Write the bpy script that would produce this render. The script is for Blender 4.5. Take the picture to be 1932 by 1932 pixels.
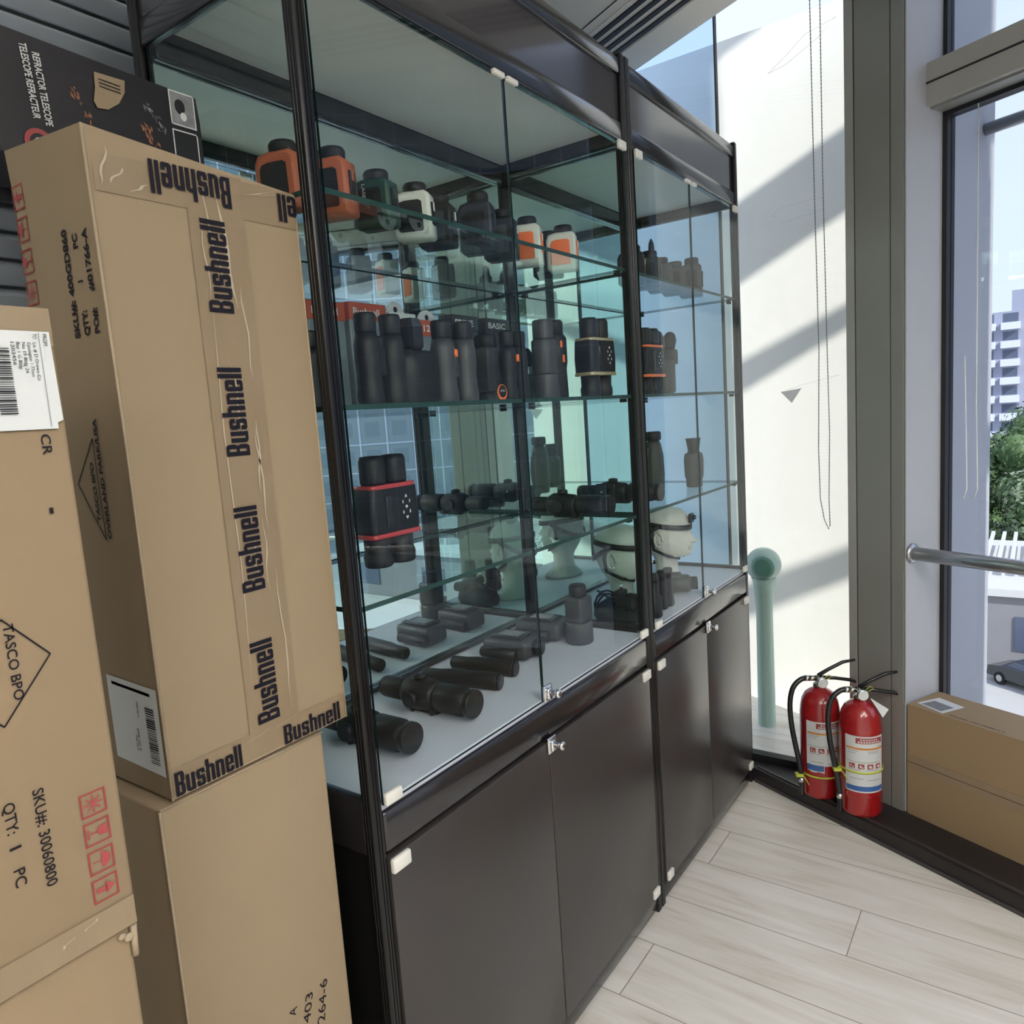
import bpy, bmesh, math, random
from mathutils import Vector, Matrix
random.seed(7)
for o in list(bpy.data.objects): bpy.data.objects.remove(o)
SC = bpy.context.scene
COL = SC.collection
PI = math.pi

# ------------------------------------------------------------------ camera
cam_d = bpy.data.cameras.new('camera')
cam = bpy.data.objects.new('camera', cam_d); COL.objects.link(cam)
cam_d.sensor_fit = 'HORIZONTAL'; cam_d.sensor_width = 36.0
cam_d.lens = 36.0*1392.0/1932.0
cam_d.clip_start = 0.02; cam_d.clip_end = 600
R0 = (0.57443461,-0.81572195,-0.06798962); R1 = (-0.14401898,-0.01895376,-0.98939339); R2 = (0.80578125,0.5781336,-0.12836714)
cam.matrix_world = Matrix(((R0[0],-R1[0],-R2[0],-0.7125),(R0[1],-R1[1],-R2[1],-0.8105),(R0[2],-R1[2],-R2[2],1.3645),(0,0,0,1)))
SC.camera = cam

# ------------------------------------------------------------------ world, sun, exposure
SC.view_settings.view_transform = 'Standard'
try: SC.view_settings.look = 'None'
except Exception: pass
SC.view_settings.gamma = 1.0
SC.view_settings.exposure = 0.0
try:
    SC.cycles.transparent_max_bounces = 40; SC.cycles.max_bounces = 14; SC.cycles.glossy_bounces = 8
except Exception: pass
w = bpy.data.worlds.new('sky'); SC.world = w; w.use_nodes = True
nt = w.node_tree; nt.nodes.clear()
wo = nt.nodes.new('ShaderNodeOutputWorld'); bg = nt.nodes.new('ShaderNodeBackground')
tc = nt.nodes.new('ShaderNodeTexCoord'); sx = nt.nodes.new('ShaderNodeSeparateXYZ'); cr = nt.nodes.new('ShaderNodeValToRGB')
nt.links.new(tc.outputs['Generated'], sx.inputs[0]); nt.links.new(sx.outputs['Z'], cr.inputs[0])
cr.color_ramp.elements[0].position = 0.0; cr.color_ramp.elements[0].color = (0.80,0.87,1.0,1)
cr.color_ramp.elements[1].position = 0.9; cr.color_ramp.elements[1].color = (0.60,0.72,1.0,1)
nt.links.new(cr.outputs[0], bg.inputs[0]); nt.links.new(bg.outputs[0], wo.inputs[0]); bg.inputs[1].default_value = 1.40
SUN = Vector((0.35,0.75,-0.55)).normalized()
sd = bpy.data.lights.new('sun','SUN'); so = bpy.data.objects.new('sun', sd); COL.objects.link(so)
sd.energy = 6.6; sd.angle = 0.005; sd.color = (1.0,0.95,0.86)
so.rotation_euler = SUN.to_track_quat('-Z','Y').to_euler(); so.location = (0,0,20)

# ------------------------------------------------------------------ materials
MAT = {}
def mat(name, col=(0.5,0.5,0.5), rough=0.5, metal=0.0, spec=0.5, emit=None, bump=0, bscale=30, var=0, vscale=6, coat=0, alpha=1.0, stretch=None):
    if name in MAT: return MAT[name]
    m = bpy.data.materials.new(name); m.use_nodes = True; n = m.node_tree; p = n.nodes['Principled BSDF']
    p.inputs['Base Color'].default_value = (*col,1); p.inputs['Roughness'].default_value = rough; p.inputs['Metallic'].default_value = metal
    p.inputs['Specular IOR Level'].default_value = spec
    if coat: p.inputs['Coat Weight'].default_value = coat; p.inputs['Coat Roughness'].default_value = 0.08
    if emit: p.inputs['Emission Color'].default_value = (*emit[0],1); p.inputs['Emission Strength'].default_value = emit[1]
    if alpha < 1: p.inputs['Alpha'].default_value = alpha
    t = n.nodes.new('ShaderNodeTexCoord'); mp = n.nodes.new('ShaderNodeMapping'); n.links.new(t.outputs['Object'], mp.inputs[0])
    if stretch: mp.inputs['Scale'].default_value = stretch
    nz = n.nodes.new('ShaderNodeTexNoise'); nz.inputs['Scale'].default_value = vscale; nz.inputs['Detail'].default_value = 6; n.links.new(mp.outputs[0], nz.inputs[0])
    v = var if var else 0.04
    mx = n.nodes.new('ShaderNodeMix'); mx.data_type = 'RGBA'
    mx.inputs[6].default_value = (*[c*(1-v) for c in col],1); mx.inputs[7].default_value = (*[min(1,c*(1+v)) for c in col],1)
    n.links.new(nz.outputs['Fac'], mx.inputs[0]); n.links.new(mx.outputs[2], p.inputs['Base Color'])
    if bump:
        b = n.nodes.new('ShaderNodeBump'); b.inputs['Strength'].default_value = bump; b.inputs['Distance'].default_value = 0.002
        nz2 = n.nodes.new('ShaderNodeTexNoise'); nz2.inputs['Scale'].default_value = bscale; nz2.inputs['Detail'].default_value = 4; n.links.new(mp.outputs[0], nz2.inputs[0])
        n.links.new(nz2.outputs['Fac'], b.inputs['Height']); n.links.new(b.outputs[0], p.inputs['Normal'])
    MAT[name] = m; return m

def glass_mat(name, tint, ior=1.5, rough=0.0, haze=0.0, hazecol=(0.7,0.8,0.85), refl=1.0):
    m = bpy.data.materials.new(name); m.use_nodes = True; n = m.node_tree; n.nodes.clear()
    out = n.nodes.new('ShaderNodeOutputMaterial'); tr = n.nodes.new('ShaderNodeBsdfTransparent'); gl = n.nodes.new('ShaderNodeBsdfGlossy')
    fr = n.nodes.new('ShaderNodeFresnel'); fr.inputs[0].default_value = ior; mx = n.nodes.new('ShaderNodeMixShader')
    tr.inputs[0].default_value = (*tint,1); gl.inputs['Roughness'].default_value = rough; gl.inputs[0].default_value = (0.95,0.97,1,1)
    ge = n.nodes.new('ShaderNodeNewGeometry'); iv = n.nodes.new('ShaderNodeMath'); iv.operation = 'SUBTRACT'; iv.inputs[0].default_value = 1.0; n.links.new(ge.outputs['Backfacing'], iv.inputs[1])
    dbl = n.nodes.new('ShaderNodeMath'); dbl.operation = 'MULTIPLY'; n.links.new(fr.outputs[0], dbl.inputs[0]); n.links.new(iv.outputs[0], dbl.inputs[1])
    d2 = n.nodes.new('ShaderNodeMath'); d2.operation = 'MULTIPLY'; d2.use_clamp = True; d2.inputs[1].default_value = refl; n.links.new(dbl.outputs[0], d2.inputs[0])
    n.links.new(d2.outputs[0], mx.inputs[0]); n.links.new(mx.outputs[0], out.inputs[0]); n.links.new(gl.outputs[0], mx.inputs[2])
    if haze:
        df = n.nodes.new('ShaderNodeBsdfTranslucent'); df.inputs[0].default_value = (*hazecol,1); m2 = n.nodes.new('ShaderNodeMixShader'); m2.inputs[0].default_value = haze
        n.links.new(tr.outputs[0], m2.inputs[1]); n.links.new(df.outputs[0], m2.inputs[2]); n.links.new(m2.outputs[0], mx.inputs[1])
    else: n.links.new(tr.outputs[0], mx.inputs[1])
    MAT[name] = m; return m

def floor_mat():
    m = bpy.data.materials.new('floor_planks'); m.use_nodes = True; n = m.node_tree; L = n.links; p = n.nodes['Principled BSDF']
    g = n.nodes.new('ShaderNodeNewGeometry'); s = n.nodes.new('ShaderNodeSeparateXYZ'); L.new(g.outputs['Position'], s.inputs[0])
    def M(op, a, b=None, c=None):
        q = n.nodes.new('ShaderNodeMath'); q.operation = op
        for i, v in enumerate((a,b,c)):
            if v is None: continue
            if isinstance(v,(int,float)): q.inputs[i].default_value = v
            else: L.new(v, q.inputs[i])
        return q.outputs[0]
    W = 0.1945
    u = M('DIVIDE', M('SUBTRACT', 1.447, s.outputs['X']), W)
    r = M('FLOOR', u); fu = M('FRACT', u)
    du = M('MULTIPLY', M('MINIMUM', fu, M('SUBTRACT', 1.0, fu)), W)
    v = M('DIVIDE', M('ADD', M('ADD', s.outputs['Y'], 0.034), M('MULTIPLY', r, 0.42)), 1.26)
    fv = M('FRACT', v); dv = M('MULTIPLY', M('MINIMUM', fv, M('SUBTRACT', 1.0, fv)), 1.26)
    dmin = M('MINIMUM', du, dv)
    seam = M('LESS_THAN', dmin, 0.0011)
    seamsoft = M('SUBTRACT', 1.0, M('MINIMUM', M('DIVIDE', dmin, 0.003), 1.0))
    rid = M('ADD', M('MULTIPLY', r, 7.31), M('MULTIPLY', M('FLOOR', v), 3.17))
    cb = n.nodes.new('ShaderNodeCombineXYZ')
    L.new(M('ADD', M('MULTIPLY', s.outputs['X'], 14.0), rid), cb.inputs[0]); L.new(M('ADD', M('MULTIPLY', s.outputs['Y'], 1.8), rid), cb.inputs[1]); L.new(rid, cb.inputs[2])
    nz = n.nodes.new('ShaderNodeTexNoise'); nz.inputs['Scale'].default_value = 1.0; nz.inputs['Detail'].default_value = 7; nz.inputs['Distortion'].default_value = 1.2; L.new(cb.outputs[0], nz.inputs[0])
    cb2 = n.nodes.new('ShaderNodeCombineXYZ')
    L.new(M('ADD', M('MULTIPLY', s.outputs['X'], 90.0), rid), cb2.inputs[0]); L.new(M('MULTIPLY', s.outputs['Y'], 6.0), cb2.inputs[1]); L.new(rid, cb2.inputs[2])
    nz2 = n.nodes.new('ShaderNodeTexNoise'); nz2.inputs['Scale'].default_value = 1.0; nz2.inputs['Detail'].default_value = 5; L.new(cb2.outputs[0], nz2.inputs[0])
    f = M('ADD', M('MULTIPLY', nz.outputs['Fac'], 0.75), M('MULTIPLY', nz2.outputs['Fac'], 0.25))
    rp = n.nodes.new('ShaderNodeValToRGB'); L.new(f, rp.inputs[0])
    e = rp.color_ramp.elements; e[0].position = 0.32; e[0].color = (0.57,0.51,0.44,1); e[1].position = 0.62; e[1].color = (0.76,0.73,0.68,1)
    e2 = rp.color_ramp.elements.new(0.45); e2.color = (0.68,0.64,0.58,1)
    mx = n.nodes.new('ShaderNodeMix'); mx.data_type = 'RGBA'; L.new(seam, mx.inputs[0]); L.new(rp.outputs[0], mx.inputs[6]); mx.inputs[7].default_value = (0.25,0.21,0.18,1)
    L.new(mx.outputs[2], p.inputs['Base Color']); p.inputs['Roughness'].default_value = 0.33
    b = n.nodes.new('ShaderNodeBump'); b.inputs['Strength'].default_value = 0.25; b.inputs['Distance'].default_value = 0.002
    L.new(M('SUBTRACT', M('MULTIPLY', nz2.outputs['Fac'], 0.3), seamsoft), b.inputs['Height']); L.new(b.outputs[0], p.inputs['Normal'])
    MAT['floor'] = m

floor_mat()
glass_mat('glass_door', (0.96,0.985,0.98), refl=0.55); glass_mat('glass_side', (0.93,0.975,0.965), refl=0.6); glass_mat('glass_window', (0.97,0.985,0.985), ior=1.35)
glass_mat('glass_window_film', (0.76,0.86,0.96), ior=1.4); glass_mat('glass_right', (0.87,0.90,0.945), ior=1.45)
glass_mat('glass_shelf', (0.93,0.975,0.965), ior=1.5, refl=0.8)
mat('shelf_edge', (0.010,0.045,0.038), 0.45, spec=0.3)
m = mat('mirror', (0.74,0.86,0.84), 0.0, metal=1.0, var=0.001)
mat('black_frame', (0.012,0.011,0.013), 0.22, spec=0.6, var=0.1, coat=0.4)
mat('post_black', (0.005,0.005,0.006), 0.24, spec=0.4, var=0.001)
mat('glass_edge', (0.008,0.022,0.022), 0.2, spec=0.5)
mat('black_laminate', (0.042,0.037,0.036), 0.30, spec=0.5, var=0.06)
mat('black_side', (0.004,0.004,0.004), 0.6, spec=0.2)
mat('header_laminate', (0.045,0.040,0.044), 0.16, spec=0.6, coat=0.6)
mat('white_board', (0.60,0.61,0.70), 0.45)
mat('ceiling_board', (0.62,0.62,0.60), 0.5)
mat('white_plastic', (0.72,0.70,0.64), 0.4)
mat('chrome', (0.75,0.75,0.76), 0.12, metal=1.0)
mat('cardboard', (0.275,0.20,0.122), 0.75, spec=0.25, var=0.07, vscale=3, bump=0.15, bscale=60)
mat('cardboard_pale', (0.30,0.225,0.142), 0.75, spec=0.25, var=0.06, vscale=3, bump=0.15, bscale=60)
mat('cardboard_edge', (0.36,0.28,0.19), 0.8, var=0.15, vscale=30)
mat('cardboard_brown', (0.30,0.21,0.12), 0.7, spec=0.3, var=0.06, vscale=3)
mat('tape', (0.255,0.185,0.11), 0.30, spec=0.6, var=0.15, vscale=14, bump=0.9, bscale=22, stretch=(1,1,0.35))
mat('tape_crease', (0.46,0.39,0.29), 0.3, spec=0.6, var=0.2, vscale=40)
mat('ink_black', (0.012,0.010,0.014), 0.6, spec=0.2)
mat('ink_navy', (0.006,0.005,0.011), 0.5, spec=0.25)
mat('ink_red', (0.28,0.035,0.03), 0.6); mat('ink_red_fill', (0.33,0.055,0.055), 0.6)
mat('label_white', (0.62,0.64,0.64), 0.45, var=0.05)
mat('label_dark', (0.20,0.20,0.21), 0.6, var=0.3, vscale=80)
mat('print_black_box', (0.011,0.009,0.011), 0.38, spec=0.45, var=0.5, vscale=9, bump=0.3, bscale=15)
mat('print_white', (0.62,0.62,0.60), 0.5); mat('print_grey', (0.22,0.22,0.23), 0.5, var=0.6, vscale=60)
mat('flame', (0.30,0.13,0.06), 0.5, var=0.7, vscale=40)
mat('metal_col', (0.30,0.30,0.275), 0.42, metal=0.35, var=0.06, vscale=3, stretch=(1,1,0.15))
mat('metal_col_light', (0.42,0.41,0.38), 0.42, metal=0.3)
mat('jamb', (0.40,0.41,0.44), 0.45, var=0.04)
mat('gasket', (0.01,0.01,0.012), 0.5)
mat('sill', (0.022,0.019,0.020), 0.42, spec=0.4, var=0.3, vscale=8)
mat('sill_edge', (0.05,0.047,0.047), 0.35, var=0.6, vscale=14, stretch=(1,1,6))
mat('ceiling', (0.80,0.80,0.76), 0.8, var=0.03); mat('slot', (0.01,0.01,0.02), 0.6)
mat('wall', (0.42,0.45,0.46), 0.8, var=0.05); mat('wall_room', (0.70,0.71,0.71), 0.8)
mat('slat', (0.50,0.55,0.62), 0.35, metal=0.2)
mat('facade', (0.86,0.85,0.81), 0.9, var=0.05, vscale=5, bump=0.4, bscale=25)
mat('terrace', (0.72,0.70,0.62), 0.9, var=0.1)
mat('lamp_green', (0.38,0.52,0.45), 0.25, var=0.08); mat('lamp_core', (0.12,0.26,0.21), 0.3)
mat('rubber', (0.008,0.009,0.012), 0.5, spec=0.4); mat('rubber_gloss', (0.015,0.015,0.017), 0.25, spec=0.5)
mat('grey_plastic', (0.045,0.047,0.053), 0.45); mat('olive', (0.035,0.04,0.034), 0.5)
mat('glass_lens', (0.01,0.012,0.02), 0.05, spec=0.8)
mat('orange', (0.42,0.10,0.045), 0.45); mat('orange_bright', (0.85,0.16,0.03), 0.45)
mat('green_plastic', (0.012,0.05,0.038), 0.4); mat('navy_plastic', (0.018,0.022,0.04), 0.4); mat('white_shell', (0.66,0.66,0.60), 0.4)
mat('red_band', (0.48,0.04,0.045), 0.3, coat=0.5); mat('gold_band', (0.55,0.45,0.27), 0.3, metal=0.5); mat('orange_band', (0.75,0.16,0.04), 0.35)
mat('mannequin', (0.62,0.61,0.55), 0.42, spec=0.4, var=0.02)
mat('pack_orange', (0.42,0.07,0.03), 0.45); mat('pack_clear', (0.16,0.20,0.22), 0.25, var=0.3, vscale=30); mat('pack_dark', (0.03,0.033,0.04), 0.4)
mat('ext_red', (0.33,0.008,0.010), 0.22, spec=0.6, coat=0.6, var=0.03); mat('brass', (0.50,0.46,0.38), 0.25, metal=1.0)
mat('yellow_tie', (0.50,0.55,0.06), 0.4); mat('ext_orange', (0.62,0.22,0.04), 0.5); mat('ext_blue', (0.04,0.12,0.34), 0.5)
mat('steel_tube', (0.50,0.51,0.52), 0.3, metal=0.9); mat('cord_grey', (0.16,0.17,0.18), 0.5); mat('cord_white', (0.8,0.82,0.8), 0.4)
mat('leaf', (0.10,0.17,0.055), 0.55, var=0.5, vscale=2.0); mat('leaf_pale', (0.24,0.29,0.16), 0.5, var=0.4, vscale=2.0); mat('bark', (0.10,0.08,0.06), 0.9)
mat('ground', (0.38,0.37,0.35), 0.9, var=0.2, vscale=0.2); mat('paving', (0.48,0.46,0.42), 0.9, var=0.08, vscale=0.5)
mat('tower', (0.36,0.37,0.46), 0.8); mat('tower_light', (0.70,0.72,0.80), 0.7); mat('tower_glass', (0.10,0.12,0.17), 0.2)
mat('concrete_low', (0.26,0.25,0.25), 0.9, var=0.15, vscale=0.6); mat('white_paint', (0.62,0.60,0.56), 0.7)
mat('car_paint', (0.02,0.025,0.03), 0.2, coat=0.8); mat('tyre', (0.01,0.01,0.01), 0.8)
mat('tile_wall', (0.30,0.34,0.36), 0.6)
mat('tile_glass', (0.22,0.27,0.30), 0.3)
mat('lamp_panel', (0.8,0.8,0.8), 0.5, emit=((1.0,0.96,0.9), 4.0))  # glow of the added fill lamps
mat('film_scrap', (0.62,0.66,0.70), 0.3)
mat('film_line', (0.50,0.52,0.54), 0.4)

# ------------------------------------------------------------------ mesh builder
class MB:
    def __init__(s): s.bm = bmesh.new(); s.slots = []; s.smooth = False
    def mi(s, m):
        if m not in s.slots: s.slots.append(m)
        return s.slots.index(m)
    def _fin(s, faces, m, smooth=False):
        i = s.mi(m)
        for f in faces: f.material_index = i; f.smooth = smooth
    def box(s, c, d, m, bev=0.0, rot=None, seg=2):
        r = bmesh.ops.create_cube(s.bm, size=1.0)
        vs = r['verts']
        for v in vs: v.co = Vector((v.co.x*d[0], v.co.y*d[1], v.co.z*d[2]))
        faces = list({f for v in vs for f in v.link_faces})
        if bev > 0:
            es = list({e for v in vs for e in v.link_edges})
            rr = bmesh.ops.bevel(s.bm, geom=es, offset=min(bev, min(d)*0.49), segments=seg, affect='EDGES', profile=0.5)
            faces = list({f for f in rr['faces']} | {f for v in rr['verts'] for f in v.link_faces}); vs = list({v for f in faces for v in f.verts})
        M = Matrix.Translation(c) @ (rot.to_4x4() if rot else Matrix.Identity(4))
        for v in vs: v.co = M @ v.co
        s._fin(faces, m, bev > 0)
        return s
    def b2(s, a, b, m, bev=0.0):
        return s.box(tuple((a[i]+b[i])/2 for i in range(3)), tuple(abs(b[i]-a[i]) for i in range(3)), m, bev)
    def loft(s, rings, m, cap=True, smooth=True, closed=True):
        R = [[s.bm.verts.new(p) for p in r] for r in rings]; fs = []
        for a, b in zip(R, R[1:]):
            n = len(a)
            for i in range(n if closed else n-1):
                try: fs.append(s.bm.faces.new((a[i], a[(i+1)%n], b[(i+1)%n], b[i])))
                except ValueError: pass
        s._fin(fs, m, smooth)
        if cap:
            cf = []
            for r in (R[0], R[-1]):
                try: cf.append(s.bm.faces.new(r))
                except ValueError: pass
            s._fin(cf, m, False)
        return s
    def lathe(s, prof, m, axis='z', c=(0,0,0), n=24, sq=1.0, cap=True, frame=None):
        # prof: list of (r, h)
        rings = []
        for r, h in prof:
            ring = []
            for k in range(n):
                a = 2*PI*k/n; x = r*math.cos(a); y = r*sq*math.sin(a)
                if frame: p = frame @ Vector((x,y,h))
                elif axis == 'z': p = Vector((x,y,h))
                elif axis == 'y': p = Vector((x,-h,y))
                else: p = Vector((h,x,y))
                ring.append(p + Vector(c))
            rings.append(ring)
        return s.loft(rings, m, cap)
    def tube(s, pts, r, m, n=10, cap=True):
        P = [Vector(p) for p in pts]; rings = []; up = None
        for i, p in enumerate(P):
            t = (P[min(i+1,len(P)-1)]-P[max(i-1,0)]).normalized()
            if up is None: up = t.orthogonal().normalized()
            else: up = (up - t*up.dot(t)).normalized()
            b = t.cross(up); rr = r[i] if isinstance(r,(list,tuple)) else r
            rings.append([p + up*rr*math.cos(2*PI*k/n) + b*rr*math.sin(2*PI*k/n) for k in range(n)])
        return s.loft(rings, m, cap)
    def prism(s, poly, d, m, bev=0):
        # poly list of 3D pts (planar), d extrude vector
        d = Vector(d); a = [s.bm.verts.new(p) for p in poly]; b = [s.bm.verts.new(Vector(p)+d) for p in poly]; n = len(a); fs = []
        fs.append(s.bm.faces.new(a)); fs.append(s.bm.faces.new(b[::-1]))
        for i in range(n): fs.append(s.bm.faces.new((a[i], b[i], b[(i+1)%n], a[(i+1)%n])))
        s._fin(fs, m); return s
    def quad(s, pts, m):
        s._fin([s.bm.faces.new([s.bm.verts.new(p) for p in pts])], m); return s
    def ell(s, c, r, m, n=16, rings=10, rot=None):
        prof = []
        rr = []
        for i in range(rings+1):
            a = -PI/2 + PI*i/rings
            rr.append([ (rot @ Vector((r[0]*max(math.cos(a),1e-3)*math.cos(2*PI*k/n), r[1]*max(math.cos(a),1e-3)*math.sin(2*PI*k/n), r[2]*math.sin(a))) if rot else Vector((r[0]*max(math.cos(a),1e-3)*math.cos(2*PI*k/n), r[1]*max(math.cos(a),1e-3)*math.sin(2*PI*k/n), r[2]*math.sin(a)))) + Vector(c) for k in range(n)])
        return s.loft(rr, m, True)
    def addmesh(s, me, M, m, offs=None):
        i = s.mi(m); vs = [s.bm.verts.new(M @ v.co) for v in me.vertices]
        for p in me.polygons:
            try: f = s.bm.faces.new([vs[k] for k in p.vertices]); f.material_index = i
            except ValueError: pass
        return s
    def text(s, body, o, u, v, h, m, bold=0.0, sx=1.0, width=None, lift=0.0006, space=1.0):
        # o: baseline start, u: reading direction, v: up direction, h: capital height, optional total width
        c = bpy.data.curves.new('txt','FONT'); c.body = body; c.size = 1.0; c.offset = bold; c.space_character = space
        c.resolution_u = 3; c.extrude = 0.0
        ob = bpy.data.objects.new('txt', c); COL.objects.link(ob)
        bpy.context.view_layer.update()
        me = bpy.data.meshes.new_from_object(ob.evaluated_get(bpy.context.evaluated_depsgraph_get()))
        xs = [q.co.x for q in me.vertices]; x0, x1 = min(xs), max(xs)
        cap = 0.70 + 2*bold; k = h/cap; kx = (width/(x1-x0)) if width else k*sx
        u = Vector(u).normalized(); v = Vector(v).normalized(); n = u.cross(v)
        M = Matrix.Translation(Vector(o)+n*lift-u*(x0*kx)+v*(bold*k)) @ Matrix(((u.x*kx,v.x*k,n.x,0),(u.y*kx,v.y*k,n.y,0),(u.z*kx,v.z*k,n.z,0),(0,0,0,1)))
        s.addmesh(me, M, m)
        bpy.data.objects.remove(ob); bpy.data.curves.remove(c); bpy.data.meshes.remove(me)
        return s
    def build(s, name, parent=None, loc=(0,0,0), fixn=True):
        if fixn: bmesh.ops.recalc_face_normals(s.bm, faces=s.bm.faces[:])
        me = bpy.data.meshes.new(name); s.bm.to_mesh(me); s.bm.free()
        for m in s.slots: me.materials.append(MAT[m])
        o = bpy.data.objects.new(name, me); COL.objects.link(o); o.location = loc
        if parent is not None: o.parent = parent
        return o

def tag(o, label=None, cat=None, group=None, kind=None):
    if label: o['label'] = label
    if cat: o['category'] = cat
    if group: o['group'] = group
    if kind: o['kind'] = kind
    return o
def thing(name, label, cat, loc=(0,0,0), rotz=0.0, group=None):
    o = bpy.data.objects.new(name, None); COL.objects.link(o); o.empty_display_size = 0.05
    o.location = loc; o.rotation_euler = (0,0,rotz); return tag(o, label, cat, group)
def dup(root, loc, rotz, label, group=None):
    r = root.copy(); COL.objects.link(r); r.location = loc; r.rotation_euler = (0,0,rotz); r['label'] = label
    if group: r['group'] = group
    for ch in list(root.children):
        c = ch.copy(); COL.objects.link(c); c.parent = r
        for g in list(ch.children):
            q = g.copy(); COL.objects.link(q); q.parent = c
    return r
def struct(mb, name, parent=None):
    o = mb.build(name, parent)
    if parent is None: o['kind'] = 'structure'
    return o

ND = Vector((0.905,-0.425,0)).normalized()      # outward normal of the slanted window wall
DD = Vector((-0.425,-0.905,0)).normalized()     # along the slanted wall, towards the camera side
S0 = Vector((1.8,-0.005,0))                      # front line of the sill starts here
def wl(off, t, z): return S0 + ND*off + DD*t + Vector((0,0,z))

# ================================================================== ROOM
mb = MB(); mb.quad([(-3.2,-5.5,0),(2.6,-5.5,0),(2.6,0.7,0),(-3.2,0.7,0)], 'floor'); struct(mb, 'floor')
# ceiling: polygon bounded by the pelmet edge (offset line), thick
def offpt(cn, y): return (cn + 0.425*y)/0.905   # x on line n.P = cn at y  (un-normalised n)
ce = [(-3.2,0.62,2.5),(offpt(1.46,0.62),0.62,2.5),(offpt(1.46,-5.4),-5.4,2.5),(-3.2,-5.4,2.5)]
mb = MB(); mb.prism(ce, (0,0,0.07), 'ceiling')
mb.prism([(-3.3,0.72,2.95),(2.1,0.72,2.95),(2.12,-0.3,2.95),(-0.37,-5.6,2.95),(-3.3,-5.6,2.95)], (0,0,0.08), 'ceiling')
struct(mb, 'ceiling')
mb = MB(); mb.b2((-3.2,0.62,0),(1.95,0.72,3.0), 'wall'); struct(mb, 'wall_back')
mb = MB(); mb.b2((-3.3,-5.5,0),(-3.2,0.62,3.0), 'wall_room'); struct(mb, 'wall_left')
mb = MB(); mb.b2((-3.2,-5.6,0),(0.2,-5.5,3.0), 'wall_room'); struct(mb, 'wall_front')
# air slots in the ceiling
vent = thing('ceiling_vent', 'long linear air vent of four dark slots in the ceiling above the second cabinet', 'vent', (0,0,2.5))
mb = MB()
ya, yb = 0.6, -3.2
for cn in (1.175, 1.345):
    mb.prism([(offpt(cn-0.008,ya),ya,-0.003),(offpt(cn+0.008,ya),ya,-0.003),(offpt(cn+0.008,yb),yb,-0.003),(offpt(cn-0.008,yb),yb,-0.003)], (0,0,0.003), 'ceiling')
mb.build('vent_frame', vent)
for cn in (1.198, 1.238, 1.278, 1.318):
    mb = MB(); mb.prism([(offpt(cn-0.009,ya),ya,-0.004),(offpt(cn+0.009,ya),ya,-0.004),(offpt(cn+0.009,yb),yb,-0.004),(offpt(cn-0.009,yb),yb,-0.004)], (0,0,0.004), 'slot'); mb.build('vent_slot', vent)
mb = MB(); mb.prism([(offpt(1.128,ya),ya,2.498),(offpt(1.131,ya),ya,2.498),(offpt(1.131,yb),yb,2.498),(offpt(1.128,yb),yb,2.498)], (0,0,0.002), 'slot'); struct(mb, 'trim_1')

# horizontal blind slats on the back wall (left of the cabinets)
mb = MB()
for k in range(27):
    z = 1.25 + k*0.045
    mb.box((-1.1, 0.585, z), (3.6,0.030,0.034), 'slat', 0.004, Matrix.Rotation(math.radians(28),3,'X'))
o = mb.build('wall_louvre'); tag(o, 'grey horizontal metal slats covering the wall behind the carton stack', 'blind')

t = thing('wall_fitting', 'small dark fitting on the slatted wall at the left edge, beside the wordmark carton', 'fitting', (-0.165,0.52,1.80))
m = MB(); m.box((0,0.02,0),(0.050,0.035,0.075),'grey_plastic',0.006); m.build('housing', t)
m = MB(); m.lathe([(0.014,0),(0.016,0.004),(0.012,0.012)],'rubber','y',(0.004,0.004,-0.012),18); m.build('knob', t)
# sill platform along the slanted wall
mb = MB()
poly = [wl(0,-0.32,0), wl(0,5.6,0), wl(0.34,5.6,0), wl(0.34,0.62,0), (1.95,-0.28,0), (1.95,0.6,0)]
mb.prism([Vector(p) for p in poly], (0,0,0.05), 'sill'); struct(mb, 'trim_2')
mb = MB()
a, b = wl(-0.004,0.0,0.0), wl(-0.004,5.6,0.0)
mb.prism([a, b, b+ND*0.004, a+ND*0.004], (0,0,0.012), 'sill_edge')
a, b = wl(0.012,0.0,0.05), wl(0.012,5.6,0.05)
mb.prism([a, b, b+ND*0.010, a+ND*0.010], (0,0,0.004), 'sill_edge'); struct(mb, 'trim_3')

# ---------------- glass wall behind the second cabinet (plane x = 1.88)
mb = MB()
mb.b2((1.87,0.09,0.075),(1.888,0.62,2.95), 'glass_window_film'); o = struct(mb, 'window_1')
fr = MB(); fr.b2((1.862,-0.30,0.05),(1.90,0.62,0.075), 'gasket'); fr.b2((1.868,0.086,0.075),(1.890,0.090,2.95), 'gasket'); fr.build('window_frame', o)
mb = MB(); mb.b2((1.87,-0.335,0.075),(1.888,0.086,2.95), 'glass_window'); o2 = struct(mb, 'window_2')
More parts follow.
